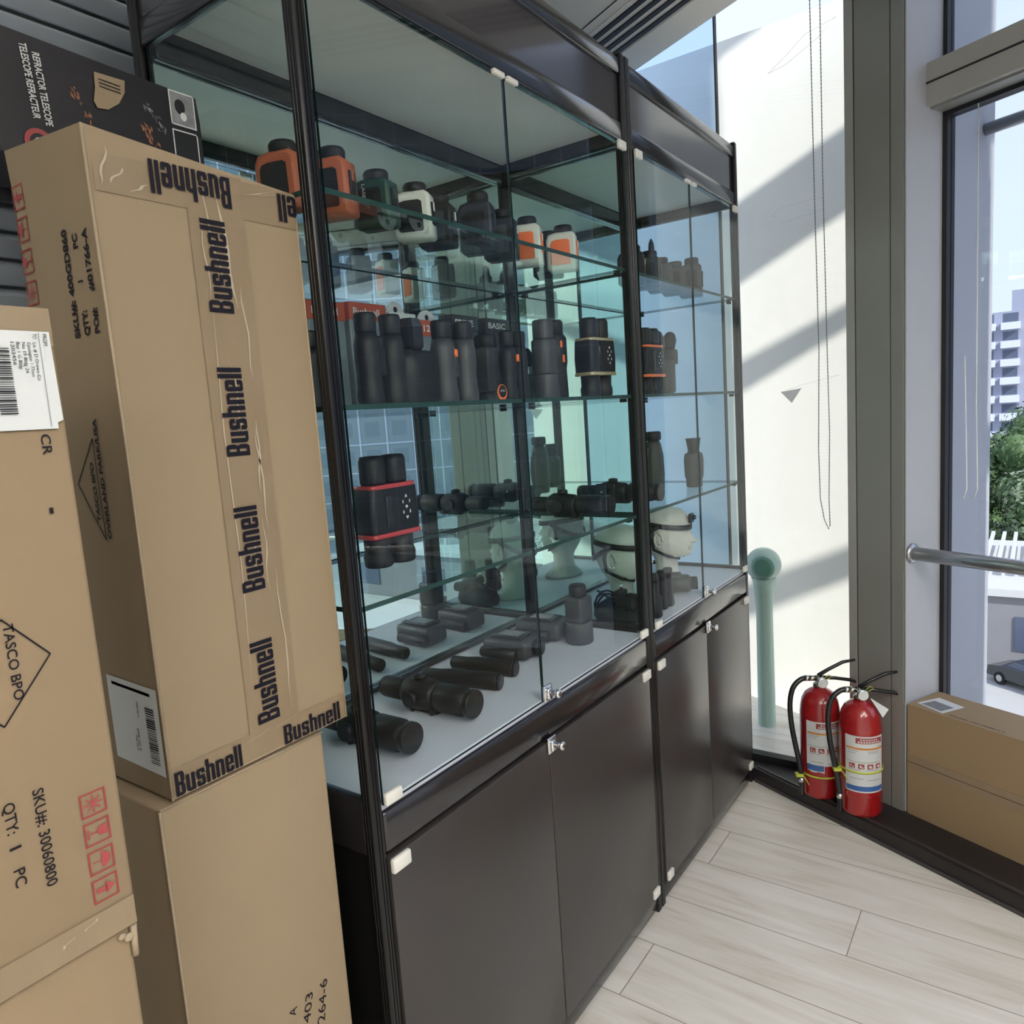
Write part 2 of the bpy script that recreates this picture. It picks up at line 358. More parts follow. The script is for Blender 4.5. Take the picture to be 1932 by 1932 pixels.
# small pale patch and thin outlines on the pane
sc = MB()
def pane_patch(pts): sc.prism([(1.868,p[0],p[1]) for p in pts], (-0.001,0,0), 'film_scrap')
pane_patch([(-0.105,1.383),(-0.172,1.392),(-0.140,1.345)])
sc.build('film_scrap', o2)
def wire(mbx, pts, r=0.0004, m='film_line'): mbx.tube(pts, r, m, 5)
sc = MB()
wire(sc, [(1.867,-0.085,1.955),(1.867,-0.11,1.975),(1.867,-0.24,1.985),(1.867,-0.25,1.945),(1.867,-0.12,1.928),(1.867,-0.10,1.952),(1.867,-0.085,1.955)])
wire(sc, [(1.867,-0.085,2.395),(1.867,-0.14,2.43),(1.867,-0.20,2.475),(1.867,-0.29,2.495),(1.867,-0.24,2.455),(1.867,-0.14,2.405),(1.867,-0.085,2.395)])
wire(sc, [(1.867,-0.105,1.383),(1.867,-0.172,1.402),(1.867,-0.29,1.425)])
sc.build('film_edge', o2)

# ---------------- metal column and jamb
A = wl(0.15,0.325,0); B = wl(0.15,0.51,0)
A = Vector((1.814,-0.324,0)); B = Vector((1.735,-0.491,0))
mb = MB()
Z0 = 0.05; up = Vector((0,0,2.9))
mb.prism([A+Vector((0,0,Z0)), B+Vector((0,0,Z0)), B+ND*0.44+Vector((0,0,Z0)), A+ND*0.44+Vector((0,0,Z0))], up, 'metal_col')
e = (B-A).normalized()
def strip(t0, t1, m, h=0.004):
    L = (B-A).length; p0 = A+e*(L*t0); p1 = A+e*(L*t1)
    mb.prism([p0-ND*h+Vector((0,0,Z0)), p1-ND*h+Vector((0,0,Z0)), p1+Vector((0,0,Z0)), p0+Vector((0,0,Z0))], up, m)
strip(0.0,0.155,'metal_col_light'); strip(0.155,0.175,'gasket',0.001); strip(0.18,0.78,'metal_col'); strip(0.78,0.795,'gasket',0.001); strip(0.80,1.0,'metal_col')
struct(mb, 'trim_4')
# white jamb panel facing the camera, running out through the glass line
mb = MB()
j0 = B + e*0.002
mb.prism([j0+ND*0.002+Vector((0,0,Z0)), j0+ND*0.45+Vector((0,0,Z0)), j0+ND*0.45+e*0.004+Vector((0,0,Z0)), j0+ND*0.002+e*0.004+Vector((0,0,Z0))], up, 'jamb')
struct(mb, 'trim_5')
# right window: gasket frame, transom, panes
W1 = B + ND*0.175 + e*0.006
mb = MB()
def along(p, t, z): return p + e*t + Vector((0,0,z))
TL = 4.9
mb.prism([along(W1,0,Z0), along(W1,0.014,Z0), along(W1,0.014,Z0)+ND*0.04, along(W1,0,Z0)+ND*0.04], (0,0,2.105), 'gasket')
mb.prism([along(W1,0,2.25), along(W1,0.012,2.25), along(W1,0.012,2.25)+ND*0.035, along(W1,0,2.25)+ND*0.035], (0,0,0.7), 'gasket')
mb.prism([along(W1,0,2.138), along(W1,TL,2.138), along(W1,TL,2.138)+ND*0.04, along(W1,0,2.138)+ND*0.04], (0,0,0.018), 'gasket')
mb.prism([along(W1,0,0.05), along(W1,TL,0.05), along(W1,TL,0.05)+ND*0.04, along(W1,0,0.05)+ND*0.04], (0,0,0.02), 'gasket')
fr_ob = struct(mb, 'window_3')
mb = MB(); g0 = W1+ND*0.018
mb.prism([along(g0,0.014,0.07), along(g0,TL,0.07), along(g0,TL,0.07)+ND*0.006, along(g0,0.014,0.07)+ND*0.006], (0,0,2.068), 'glass_right')
mb.prism([along(g0,0.012,2.26), along(g0,TL,2.26), along(g0,TL,2.26)+ND*0.006, along(g0,0.012,2.26)+ND*0.006], (0,0,0.69), 'glass_right')
mb.build('window_pane', fr_ob)
T0 = B + ND*0.095 + e*0.006
mb = MB()
mb.prism([along(T0,0,2.156), along(T0,0,2.270), along(T0,0,2.270)+ND*0.14, along(T0,0,2.156)+ND*0.14], e*TL, 'metal_col_light')
mb.prism([along(T0,0,2.214)-ND*0.002, along(T0,0,2.219)-ND*0.002, along(T0,0,2.219), along(T0,0,2.214)], e*TL, 'gasket')
mb.prism([along(T0,0,2.150)+ND*0.02, along(T0,0,2.156)+ND*0.02, along(T0,0,2.156)+ND*0.12, along(T0,0,2.150)+ND*0.12], e*TL, 'metal_col')
mb.build('transom', fr_ob)
# further mullions off to the right
for k, t in enumerate((1.45, 2.9, 4.35)):
    q = B + e*t
    mb = MB(); mb.prism([q+Vector((0,0,Z0)), q+e*0.06+Vector((0,0,Z0)), q+e*0.06+ND*0.44+Vector((0,0,Z0)), q+ND*0.44+Vector((0,0,Z0))], up, 'metal_col_light'); struct(mb, 'trim_%d'%(6+k))
# handrail inside, outer rod
H0 = B + ND*0.03 + Vector((0,0,0.873))
mb = MB(); mb.tube([H0+e*0.008, H0+e*0.3, H0+e*4.9], 0.0205, 'steel_tube', 20)
mb.lathe([(0.030,0),(0.030,0.006),(0.022,0.010)], 'steel_tube', frame=Matrix((( -ND.x*0+0, ND.x, e.x),(0, ND.y, e.y),(1,0,0))), c=H0+e*0.007)
o = mb.build('handrail'); tag(o, 'brushed steel tube handrail crossing the tall window at waist height', 'handrail')
Q = B + ND*0.40 + Vector((0,0,2.13))
mb = MB(); mb.tube([Q+e*0.008, Q+e*4.9], 0.018, 'steel_tube', 16); o = mb.build('outer_rod'); tag(o, 'pale metal rod outside the window just under the transom', 'rod')

# hanging bead cord in front of the glass wall
mb = MB()
cpts = [(1.66,-0.262,2.62),(1.66,-0.268,2.0),(1.66,-0.275,1.5),(1.66,-0.270,1.2),(1.66,-0.273,1.05),(1.66,-0.284,0.985),(1.66,-0.2955,0.958),(1.66,-0.300,0.968),(1.66,-0.298,1.05),(1.66,-0.302,1.25),(1.66,-0.298,1.5),(1.66,-0.292,2.0),(1.66,-0.290,2.62)]
mb.tube(cpts, 0.0011, 'cord_grey', 6)
P = [Vector(p) for p in cpts]
for a, b in zip(P, P[1:]):
    L = (b-a).length; k = int(L/0.010)
    for i in range(k): 
        q = a+(b-a)*(i/k); mb.ell(q, (0.0021,0.0021,0.0021), 'cord_grey', 6, 4)
o = mb.build('blind_cord'); tag(o, 'grey beaded blind cord hanging in a long loop before the pale glass wall', 'blind cord')
# white cord at the right window, its reflection in the glass modelled as strands
mb = MB(); G = W1 - ND*0.02
def gp(t, z): return along(G, t, z)
for tt, zt in ((0.085, 1.45),(0.115,2.13)):
    mb.tube([gp(tt-0.004,zt), gp(tt,1.3), gp(tt+0.004,1.15), gp(tt+0.006,1.06), gp(tt-0.004,1.03)], 0.0016, 'cord_white', 6)
o = mb.build('window_cord'); tag(o, 'thin white cord dangling by the inner edge of the tall right window', 'cord')

# unseen fill lamps added behind the camera to brighten the room
def fill_lamp(x, y, watts, label):
    t = thing('ceiling_lamp', label, 'ceiling lamp', (x,y,2.5))
    m_ = MB(); m_.b2((-0.62,-0.10,-0.36),(0.62,0.10,-0.32), 'white_plastic', 0.004); m_.build('lamp_frame', t)
    for q in (-0.5,0.5):
        m_ = MB(); m_.tube([(q,0,-0.32),(q,0,0)], 0.0015, 'steel_tube', 6); m_.build('hanging_wire', t)
    for sg, k in ((-1,1.0),(1,1.3)):
        zz = -0.36 if sg < 0 else -0.32
        m_ = MB(); m_.b2((-0.60,-0.085,zz),(0.60,0.085,zz+sg*0.002), 'lamp_panel'); m_.build('diffuser', t)
        l = bpy.data.lights.new('lamp_light','AREA'); l.shape = 'RECTANGLE'; l.size = 1.2; l.size_y = 0.17; l.energy = watts*k; l.color = (1.0,0.965,0.91)
        lo = bpy.data.objects.new('lamp_light', l); COL.objects.link(lo); lo.parent = t; lo.location = (0,0,zz+sg*0.006)
        if sg > 0: lo.rotation_euler = (PI,0,0)
fill_lamp(-1.9,-1.6, 21, 'long white hanging lamp nearest the left wall')
fill_lamp(-1.0,-3.2, 21, 'long white hanging lamp furthest back in the room')
fill_lamp(-0.3,-1.9, 16, 'long white hanging lamp nearest the slanted windows')

# ================================================================== DISPLAY CABINETS
def gbox(mb, a, b, axis, mf, me):
    a = Vector(a); b = Vector(b)
    r = bmesh.ops.create_cube(mb.bm, size=1.0); vs = r['verts']
    c = (a+b)/2; d = b-a
    for v in vs: v.co = Vector((v.co.x*d.x, v.co.y*d.y, v.co.z*d.z)) + c
    fs = {f for v in vs for f in v.link_faces}
    for f in fs:
        f.normal_update()
        f.material_index = mb.mi(mf) if abs(f.normal[axis]) > 0.5 else mb.mi(me)
    return mb
PW = 0.023
def post_profile():
    # fluted, rounded square section centred on 0
    h = PW/2; pts = []
    side = [(-0.62,0),(-0.34,0),(-0.25,0.10),(-0.16,0),(0.16,0),(0.25,0.10),(0.34,0),(0.62,0)]
    for q in range(4):
        a = q*PI/2
        for s_, g in side:
            x, y = s_*h, -h*(1-g*1.6)
            pts.append((x*math.cos(a)-y*math.sin(a), x*math.sin(a)+y*math.cos(a)))
        for k in (1,2):
            t = k/3*PI/2; x = 0.62*h + 0.38*h*math.sin(t); y = -0.62*h - 0.38*h*math.cos(t)
            pts.append((x*math.cos(a)-y*math.sin(a), x*math.sin(a)+y*math.cos(a)))
    return pts
PP = post_profile()
def lock(parent, x, y, z):
    m = MB(); m.box((x,y-0.003,z),(0.030,0.006,0.034),'chrome',0.002)
    m.box((x-0.004,y-0.008,z),(0.014,0.010,0.024),'chrome',0.004)
    m.lathe([(0.0055,0.0),(0.0055,0.018),(0.0085,0.018),(0.0095,0.021),(0.0085,0.026),(0.004,0.027)], 'chrome', 'y', (x+0.004,y-0.004,z), 18)
    return m.build('lock', parent)
def clip(parent, x, z, y=-0.004, w=0.036, h=0.020):
    m = MB(); m.box((x,y,z),(w,0.010,h),'white_plastic',0.003)
    return m.build('hinge_clip', parent)
def cabinet(x0, W, label):
    D = 0.392; H = 2.185
    t = thing('display_cabinet', label, 'display cabinet', (x0,0,0), 0, 'black glass display cabinets in a row')
    for (x, y) in ((PW/2,PW/2),(W-PW/2,PW/2),(PW/2,D-PW/2),(W-PW/2,D-PW/2)):
        m = MB(); m.loft([[Vector((x+p[0],y+p[1],z)) for p in PP] for z in (0.006,H)], 'post_black', True, False)
        m.box((x,y,H+0.002),(PW*0.9,PW*0.9,0.004),'rubber',0.001)
        m.lathe([(0.008,0),(0.008,0.008)],'white_plastic','z',(x,y,0),12); m.build('post', t)
    xa, xb = PW, W-PW
    def rail(a, b, bev=0.004): 
        m = MB(); m.b2(a, b, 'black_frame', bev); return m.build('frame_rail', t)
    rail((xa,0.003,0.014),(xb,0.022,0.058)); rail((xa,0.000,0.703),(xb,0.022,0.772),0.006)
    rail((xa,0.002,1.988),(xb,0.022,2.034),0.005); rail((xa,0.002,2.140),(xb,0.022,2.178),0.005)
    for s in (0,1):
        ya, yb = PW, D-PW; x1, x2 = (0.003,0.020) if s == 0 else (W-0.020,W-0.003)
        rail((x1,ya,0.014),(x2,yb,0.058)); rail((x1,ya,0.703),(x2,yb,0.796),0.004); rail((x1,ya,1.988),(x2,yb,2.030)); rail((x1,ya,2.140),(x2,yb,2.178))
        m = MB(); m.b2((x1+0.005,ya,0.058),(x2-0.005,yb,0.703),'black_side'); m.build('side_panel', t)
        m = MB(); m.b2((x1+0.005,ya,2.030),(x2-0.005,yb,2.140),'header_laminate'); m.build('header_panel', t)
        m = MB(); gx = 0.0095 if s == 0 else W-0.0145
        gbox(m, (gx,ya,0.796),(gx+0.005,yb,1.988),0,'glass_side','glass_edge'); m.build('side_glass', t)
    rail((xa,0.358,1.976),(xb,0.372,2.021),0.002); rail((xa,0.358,0.786),(xb,0.372,0.797),0.002)
    m = MB(); m.b2((xa,0.010,2.034),(xb,0.016,2.140),'header_laminate'); m.build('header_panel', t)
    m = MB(); m.b2((xa,0.372,0.78),(xb,0.378,2.02),'mirror'); m.build('mirror_back', t)
    m = MB(); m.b2((xa,0.378,0.03),(xb,0.384,2.18),'black_side'); m.build('back_panel', t)
    m = MB(); m.b2((0.021,0.008,0.772),(W-0.021,0.371,0.785),'white_board'); m.build('counter_board', t)
    m = MB(); m.b2((0.021,0.010,2.022),(W-0.021,0.357,2.030),'ceiling_board'); m.build('top_board', t)
    m = MB(); m.b2((0.021,0.023,0.03),(W-0.021,0.371,0.05),'black_side'); m.build('bottom_board', t)
    for z in (1.697,1.3935,1.0915):
        m = MB(); gbox(m, (0.021,0.012,z-0.004),(W-0.021,0.366,z+0.004),2,'glass_shelf','shelf_edge'); sh = m.build('glass_shelf', t)
        for x in (0.030,W-0.030):
            for y in (0.030,0.345):
                m = MB(); m.box((x,y,z-0.009),(0.020,0.012,0.009),'rubber',0.002); m.build('shelf_pin', sh)
    mid = W*0.485 if W > 0.9 else W*0.475
    # glass doors
    for k, (a, b) in enumerate(((xa+0.002,mid-0.0015),(mid+0.0015,xb-0.002))):
        m = MB(); gbox(m, (a,-0.001,0.784),(b,0.004,1.984),1,'glass_door','glass_edge'); g = m.build('glass_door', t)
        ex = a+0.018 if k == 0 else b-0.018
        clip(g, ex, 0.793); clip(g, ex, 1.976)
        clip(g, (b-0.020) if k == 0 else (a+0.020), 1.979, w=0.034, h=0.010)
        if k == 0: lock(g, b+0.012, -0.001, 0.800)
    for k, (a, b) in enumerate(((xa+0.002,mid+0.002),(mid+0.005,xb-0.002))):
        m = MB(); m.b2((a,-0.004,0.064),(b,0.012,0.697),'black_laminate',0.0015); g = m.build('cupboard_door', t)
        ex = a+0.020 if k == 0 else b-0.020
        clip(g, ex, 0.683, y=-0.006, w=0.040, h=0.024); clip(g, ex, 0.080, y=-0.006, w=0.034, h=0.024)
        if k == 0: lock(g, b+0.006, -0.004, 0.690)
    return t
cabinet(0.0, 0.995, 'larger black-framed glass display cabinet standing beside the cardboard carton stack')
cabinet(0.998, 0.802, 'narrower black-framed glass display cabinet nearest the fire extinguishers')

def ptext(parent, name, *a, **k):
    q = MB(); q.text(*a, **k); return q.build(name, parent)
# condensed heavy wordmark, drawn letter by letter on a grid (x right, y up, cap height 1)
def wordmark(parent, o, u, v, h, width, letters='Bushnell', lift=0.0006, mt='ink_navy'):
    S = 0.165; XH = 0.74; GW = 0.42
    def rc(x0,y0,x1,y1,c=(0,0,0,0)):
        # rectangle with cut corners: bl, br, tr, tl
        p = []
        for (cx_,cy_,k,q) in ((x0,y0,c[0],0),(x1,y0,c[1],1),(x1,y1,c[2],2),(x0,y1,c[3],3)):
            if k == 0: p.append((cx_,cy_)); continue
            sx_ = 1 if q in (0,3) else -1; sy_ = 1 if q in (0,1) else -1
            a_ = [(cx_,cy_+sy_*k),(cx_+sx_*k*0.3,cy_+sy_*k*0.3),(cx_+sx_*k,cy_)]
            p += a_ if q in (0,2) else a_[::-1]
        return p
    T = 0.13; r_ = 0.09
    G = {
     'B': [rc(0,0,S,1),rc(S,0,GW,T,(0,r_,0,0)),rc(S,0.44,GW-0.03,0.44+T),rc(S,1-T,GW,1,(0,0,r_,0)),rc(GW-S+0.02,T*0.6,GW+0.02,0.46,(0,0.05,0.07,0)),rc(GW-S+0.02,0.55,GW+0.02,1-T*0.6,(0,0.07,0.05,0))],
     'u': [rc(0,0.02,S,XH,(r_,0,0,0)),rc(GW-S,0,GW,XH),rc(S*0.6,0,GW-S,T)],
     's': [rc(0.03,0,GW-0.03,T,(r_*0.5,r_*0.5,0,0)),rc(0,0.06,S,0.25),rc(GW-S,0.06,GW,0.34,(0,0,0.06,0)),rc(0.03,0.31,GW-0.03,0.31+T+0.02),rc(0,0.40,S,XH-0.06,(0.06,0,0,0)),rc(GW-S,XH-0.23,GW,XH-0.06),rc(0.03,XH-T,GW-0.03,XH,(0,0,r_*0.5,r_*0.5))],
     'h': [rc(0,0,S,1),rc(GW-S,0,GW,XH-0.02,(0,0,r_,0)),rc(S,XH-T,GW-S*0.6,XH)],
     'n': [rc(0,0,S,XH),rc(GW-S,0,GW,XH-0.02,(0,0,r_,0)),rc(S,XH-T,GW-S*0.6,XH)],
     'e': [rc(0,0.05,S,XH-0.05),rc(0.03,0,GW-0.03,T,(r_*0.5,r_*0.5,0,0)),rc(0.03,XH-T,GW-0.03,XH,(0,0,r_*0.5,r_*0.5)),rc(GW-S,0.33,GW,XH-0.05),rc(S,0.33,GW-S,0.33+0.10),rc(GW-S,0.05,GW,0.24)],
     'l': [rc(0,0,S,1)]}
    x = 0; parts = []
    for ch in letters:
        gw = S if ch == 'l' else (GW+0.02 if ch == 'B' else GW)
        parts.append((x, G[ch])); x += gw+0.065
    tot = x-0.065; kx = width/tot
    u = Vector(u).normalized(); v = Vector(v).normalized(); n = u.cross(v); q = MB(); o = Vector(o)
    for x0, polys in parts:
        for i, pl in enumerate(polys):
            q.quad([o+u*((x0+a)*kx)+v*(b*h)+n*(lift+0.00002*i) for a, b in pl], mt)
    return q.build('wordmark', parent, fixn=False)

# ================================================================== CARTONS
def carton_body(a, b, m='cardboard', bev=0.004):
    mb_ = MB(); mb_.b2(a, b, m, bev); return mb_
UZ = (0,0,1)
# --- middle column: long upright carton with printed tape
t = thing('tall_carton', 'tall brown carton with repeated black wordmark tape down its front, leaning by the cabinet post', 'carton', (-0.281,0.03,0.934))
X0, Y0, Zb = -0.281, 0.03, 0.934
def lc(x, y, z): return (x-X0, y-Y0, z-Zb)
m = MB()
m.loft([[Vector(p) for p in ((0,0,0),(0.276,0,0),(0.276,0.182,0),(0,0.182,0))],[Vector(p) for p in ((0.0,0,0.72),(0.277,0,0.72),(0.277,0.182,0.72),(0,0.182,0.72))],
        [Vector(p) for p in ((-0.003,-0.003,0.772),(0.276,-0.001,0.752),(0.276,0.185,0.765),(-0.002,0.186,0.79))]], 'cardboard_pale', True, False)
m.build('carton_body', t)
m = MB()
m.tube([(0,-0.0005,0.0),(0.001,-0.001,0.4),(-0.002,-0.002,0.772)], 0.0018, 'cardboard_edge', 6)
m.tube([(0,0,0.002),(0.276,0,0.002)], 0.0016, 'cardboard_edge', 6); m.tube([(0.2765,0,0.0),(0.2765,0,0.75)], 0.0015, 'cardboard_edge', 6)
m.build('worn_edge', t)
m = MB()
# vertical tape, made as a rippled strip
def vstrip(mb_, xa_, xb_, za, zb, y, mt, n=40, amp=0.0006, seed=1):
    rr = random.Random(seed); rows = []
    for i in range(n+1):
        z = za+(zb-za)*i/n; row = []
        for j in range(7):
            x = xa_+(xb_-xa_)*j/6; row.append(mb_.bm.verts.new((x, y - amp*rr.random(), z)))
        rows.append(row)
    fs = []
    for r1, r2 in zip(rows, rows[1:]):
        for j in range(6): fs.append(mb_.bm.faces.new((r1[j], r1[j+1], r2[j+1], r2[j])))
    mb_._fin(fs, mt, True)
vstrip(m, 0.112, 0.192, 0.03, 0.755, -0.0012, 'tape', seed=3)
rr = random.Random(5)
def crease_shine(mb_, x, z, L, wd, y, slant):  # pale strip painting the shine along a wrinkle in the tape
    n = 6; L_ = []; R_ = []
    for i in range(n+1):
        q = i/n; xx = x + slant*q + 0.002*math.sin(q*9+x*90); ww = wd*math.sin(PI*q)**0.6*(0.6+0.4*rr.random())+0.0001
        L_.append(mb_.bm.verts.new((xx-ww/2,y,z+L*q))); R_.append(mb_.bm.verts.new((xx+ww/2,y,z+L*q)))
    fs = [mb_.bm.faces.new((L_[i],R_[i],R_[i+1],L_[i+1])) for i in range(n)]
    mb_._fin(fs, 'tape_crease')
for (x, z, L, wd, sl) in ((0.166,0.59,0.14,0.0045,-0.012),(0.150,0.62,0.12,0.0028,-0.02),(0.178,0.50,0.12,0.003,-0.004),(0.154,0.42,0.10,0.003,-0.006),(0.170,0.35,0.10,0.003,0.006),(0.176,0.30,0.14,0.0025,-0.004),(0.125,0.10,0.50,0.0022,0.004),(0.166,0.22,0.10,0.002,0.003),(0.182,0.05,0.2,0.0022,-0.002),(0.150,0.24,0.06,0.002,0.001),(0.13,0.60,0.10,0.002,-0.003)):
    crease_shine(m, x, z, L, wd, -0.0022, sl)
# tape round the top edge and bottom edge
vstrip(m, 0.005, 0.274, 0.705, 0.752, -0.0010, 'tape', n=6, seed=9); vstrip(m, 0.002, 0.274, 0.001, 0.038, -0.0010, 'tape', n=5, seed=10)
for (x, z, L, wd, sl) in ((0.01,0.71,0.045,0.003,0.012),(0.02,0.715,0.02,0.004,0.02),(0.045,0.71,0.012,0.006,0.02),(0.19,0.735,0.012,0.006,0.05),(0.21,0.738,0.01,0.005,0.05),(0.10,0.028,0.008,0.003,0.05),(0.14,0.03,0.008,0.003,0.05),(0.03,0.008,0.02,0.003,0.02)):
    crease_shine(m, x, z, L, wd, -0.0021, sl)
m.build('packing_tape', t)
for z0 in (0.046,0.226,0.404,0.584):
    wordmark(t, (0.160,-0.0024,z0), (0,0,1), (-1,0,0), 0.0345, 0.112)
wordmark(t, (0.174,-0.0024,0.752), (-1,0,0), (0,0,-1), 0.038, 0.106)
wordmark(t, (0.276,-0.0024,0.748), (-1,0,0), (0,0,-1), 0.036, 0.030, 'ell')
wordmark(t, (0.004,-0.0024,0.003), (1,0,0), (0,0,1), 0.030, 0.092)
wordmark(t, (0.163,-0.0024,0.003), (1,0,0), (0,0,1), 0.027, 0.100)
# narrow left side print: reading upwards, letters' tops towards the back
def side(y, z): return (0.0, y-Y0, z-Zb)
for s_, y, z, wd, h in (('SKU#: 400GD860',0.094,1.488,0.122,0.013),('QTY:',0.071,1.489,0.028,0.013),('1',0.071,1.548,0.0022,0.012),('PC',0.071,1.585,0.016,0.012),('PO#:',0.048,1.489,0.028,0.012),('#01766-A',0.048,1.535,0.068,0.012)):
    ptext(t, 'printed_text', s_, side(y,z), (0,0,1), (0,1,0), h, 'ink_black', bold=0.035, width=wd, lift=0.0012)
ptext(t, 'printed_text', 'OVERLAND PARK/USA', side(0.086,1.252), (0,0,1), (0,1,0), 0.009, 'ink_black', bold=0.035, width=0.143, lift=0.0012)
ptext(t, 'printed_text', 'TASCO BPO', side(0.107,1.272), (0,0,1), (0,1,0), 0.009, 'ink_black', bold=0.035, width=0.072, lift=0.0012)
def sline(mb_, p, q, wd, mt, nrm):
    p = Vector(p); q = Vector(q); n = Vector(nrm); d = (q-p).normalized(); s_ = d.cross(n)*wd/2
    mb_.quad([p-s_+n*0.0010, p+s_+n*0.0010, q+s_+n*0.0010, q-s_+n*0.0010], mt)
NX = (-1,0,0)
m = MB()
tri = [side(0.101,1.250), side(0.101,1.372), side(0.152,1.318)]
for i in range(3): sline(m, tri[i], tri[(i+1)%3], 0.0018, 'ink_black', NX)
m.build('printed_diamond', t)
def icon(mb_, o, u, v, s_, kind):
    # o lower-left corner, u right dir, v up dir ; handling symbol in a frame
    o = Vector(o); u = Vector(u); v = Vector(v); n = u.cross(v).normalized()
    def q(x, y): return o + u*(x*s_) + v*(y*s_) + n*0.0012
    def poly(pts, mt='ink_red_fill', dz=0.0): mb_.quad([q(*p)+n*dz for p in pts], mt)
    for a, b in (((0,0),(1,0.07)),((0,0.93),(1,1))): poly([(a[0],a[1]),(b[0],a[1]),(b[0],b[1]),(a[0],b[1])],'ink_red')
    for a, b in (((0,0),(0.07,1)),((0.93,0),(1,1))): poly([(a[0],a[1]),(b[0],a[1]),(b[0],b[1]),(a[0],b[1])],'ink_red',0.0001)
    if kind == 'arrow':
        poly([(0.40,0.15),(0.60,0.15),(0.60,0.55),(0.40,0.55)]); poly([(0.22,0.52),(0.78,0.52),(0.5,0.88)])
    elif kind == 'glass':
        poly([(0.28,0.88),(0.72,0.88),(0.68,0.58),(0.5,0.46),(0.32,0.58)][::-1]); poly([(0.47,0.2),(0.53,0.2),(0.53,0.5),(0.47,0.5)]); poly([(0.3,0.14),(0.7,0.14),(0.7,0.2),(0.3,0.2)])
    elif kind == 'umbrella':
        poly([(0.5+0.33*math.cos(a*PI/8), 0.5+0.36*math.sin(a*PI/8)) for a in range(9)]); poly([(0.475,0.16),(0.525,0.16),(0.525,0.52),(0.475,0.52)])
    else:
        for a in range(4):
            c_, s2 = math.cos(a*PI/4), math.sin(a*PI/4)
            poly([(0.5-0.36*c_-0.03*s2,0.5-0.36*s2+0.03*c_),(0.5-0.36*c_+0.03*s2,0.5-0.36*s2-0.03*c_),(0.5+0.36*c_+0.03*s2,0.5+0.36*s2-0.03*c_),(0.5+0.36*c_-0.03*s2,0.5+0.36*s2+0.03*c_)], dz=0.0001*a)
for k, kind in enumerate(('arrow','umbrella','glass','sun')):
    m = MB(); icon(m, side(0.185,1.652-0.0375*k), (0,0,1), (0,1,0), 0.029, kind); m.build('handling_symbol', t)
m = MB()
m.quad([Vector(side(0.151,0.965))+Vector((-0.001,0,0)), Vector(side(0.036,0.962))+Vector((-0.001,0,0)), Vector(side(0.034,1.072))+Vector((-0.001,0,0)), Vector(side(0.151,1.075))+Vector((-0.001,0,0))], 'label_white')
def bars(mb_, o, u, v, L, h, n, seed, mt='ink_black'):
    # bar code: bars stacked along u, each h long in v
    o = Vector(o); u = Vector(u); v = Vector(v); nn = u.cross(v).normalized(); r_ = random.Random(seed); x = 0.0
    for i in range(n):
        wd = L/n*(0.25+0.5*r_.random()); p = o+u*x+nn*0.0014
        mb_.quad([p, p+u*wd, p+u*wd+v*h, p+v*h], mt); x += L/n
bars(m, side(0.045,0.975), (0,0,1), (0,1,0), 0.072, 0.020, 24, 4)
for y, z, L in ((0.086,0.985,0.03),(0.092,0.985,0.02),(0.080,1.03,0.02)): m.text('4 00 860', side(y,z), (0,0,1),(0,1,0), 0.004, 'ink_black', width=L, lift=0.0014)
sline(m, Vector(side(0.14,1.066)), Vector(side(0.05,1.063)), 0.004, 'label_dark', NX)
m.build('shipping_label', t)

# --- carton underneath it
t = thing('lower_carton', 'plain brown carton on the floor under the wordmark carton, handwriting near its right edge', 'carton', (-0.298,0.032,0))
m = carton_body((0,0,0),(0.248,0.335,0.929),'cardboard_pale',0.004); m.build('carton_body', t)
m = MB(); m.tube([(0,-0.0005,0.002),(0,-0.0005,0.927)],0.0018,'cardboard_edge',6); m.tube([(0,-0.0003,0.928),(0.248,-0.0003,0.928)],0.0016,'cardboard_edge',6); m.build('worn_edge', t)
ptext(t, 'handwriting', 'A', (0.150,-0.0004,0.545),(0.35,0,0.94),(-0.94,0,0.35),0.013,'ink_black',lift=0.0006)
ptext(t, 'handwriting', '403', (0.172,-0.0004,0.518),(0.25,0,0.97),(-0.97,0,0.25),0.013,'ink_black',width=0.042,lift=0.0006)
ptext(t, 'handwriting', '264-6', (0.197,-0.0004,0.500),(0.2,0,0.98),(-0.98,0,0.2),0.014,'ink_black',width=0.062,lift=0.0006)

t = thing('rear_carton', 'brown carton standing behind the wordmark carton, holding up the black telescope box', 'carton', (-0.185,0.225,0.930))
m = carton_body((0,0,0),(0.175,0.135,0.795),'cardboard',0.003); m.build('carton_body', t)
# --- black telescope box behind
t = thing('telescope_box', 'battered black telescope box with white print, standing behind the wordmark carton', 'box', (-0.283,0.222,0.93))
m = MB()
m.loft([[Vector(p) for p in ((0,0,0.797),(0.277,0,0.797),(0.277,0.145,0.797),(0,0.145,0.797))],[Vector(p) for p in ((0.001,0,0.90),(0.277,0,0.90),(0.277,0.145,0.90),(0,0.145,0.90))],
        [Vector(p) for p in ((0.006,-0.002,0.945),(0.274,0.0,0.935),(0.272,0.145,0.935),(0.002,0.147,0.950))]], 'print_black_box', True, False)
m.build('box_body', t)
ptext(t, 'printed_text', 'REFRACTOR TELESCOPE', (0.050,-0.001,0.925),(0.06,0,-1),(1,0,0.06),0.009,'print_white',bold=0.02,width=0.086)
ptext(t, 'printed_text', 'TELESCOPE REFRACTEUR', (0.036,-0.001,0.932),(0.06,0,-1),(1,0,0.06),0.009,'print_white',bold=0.02,width=0.088)
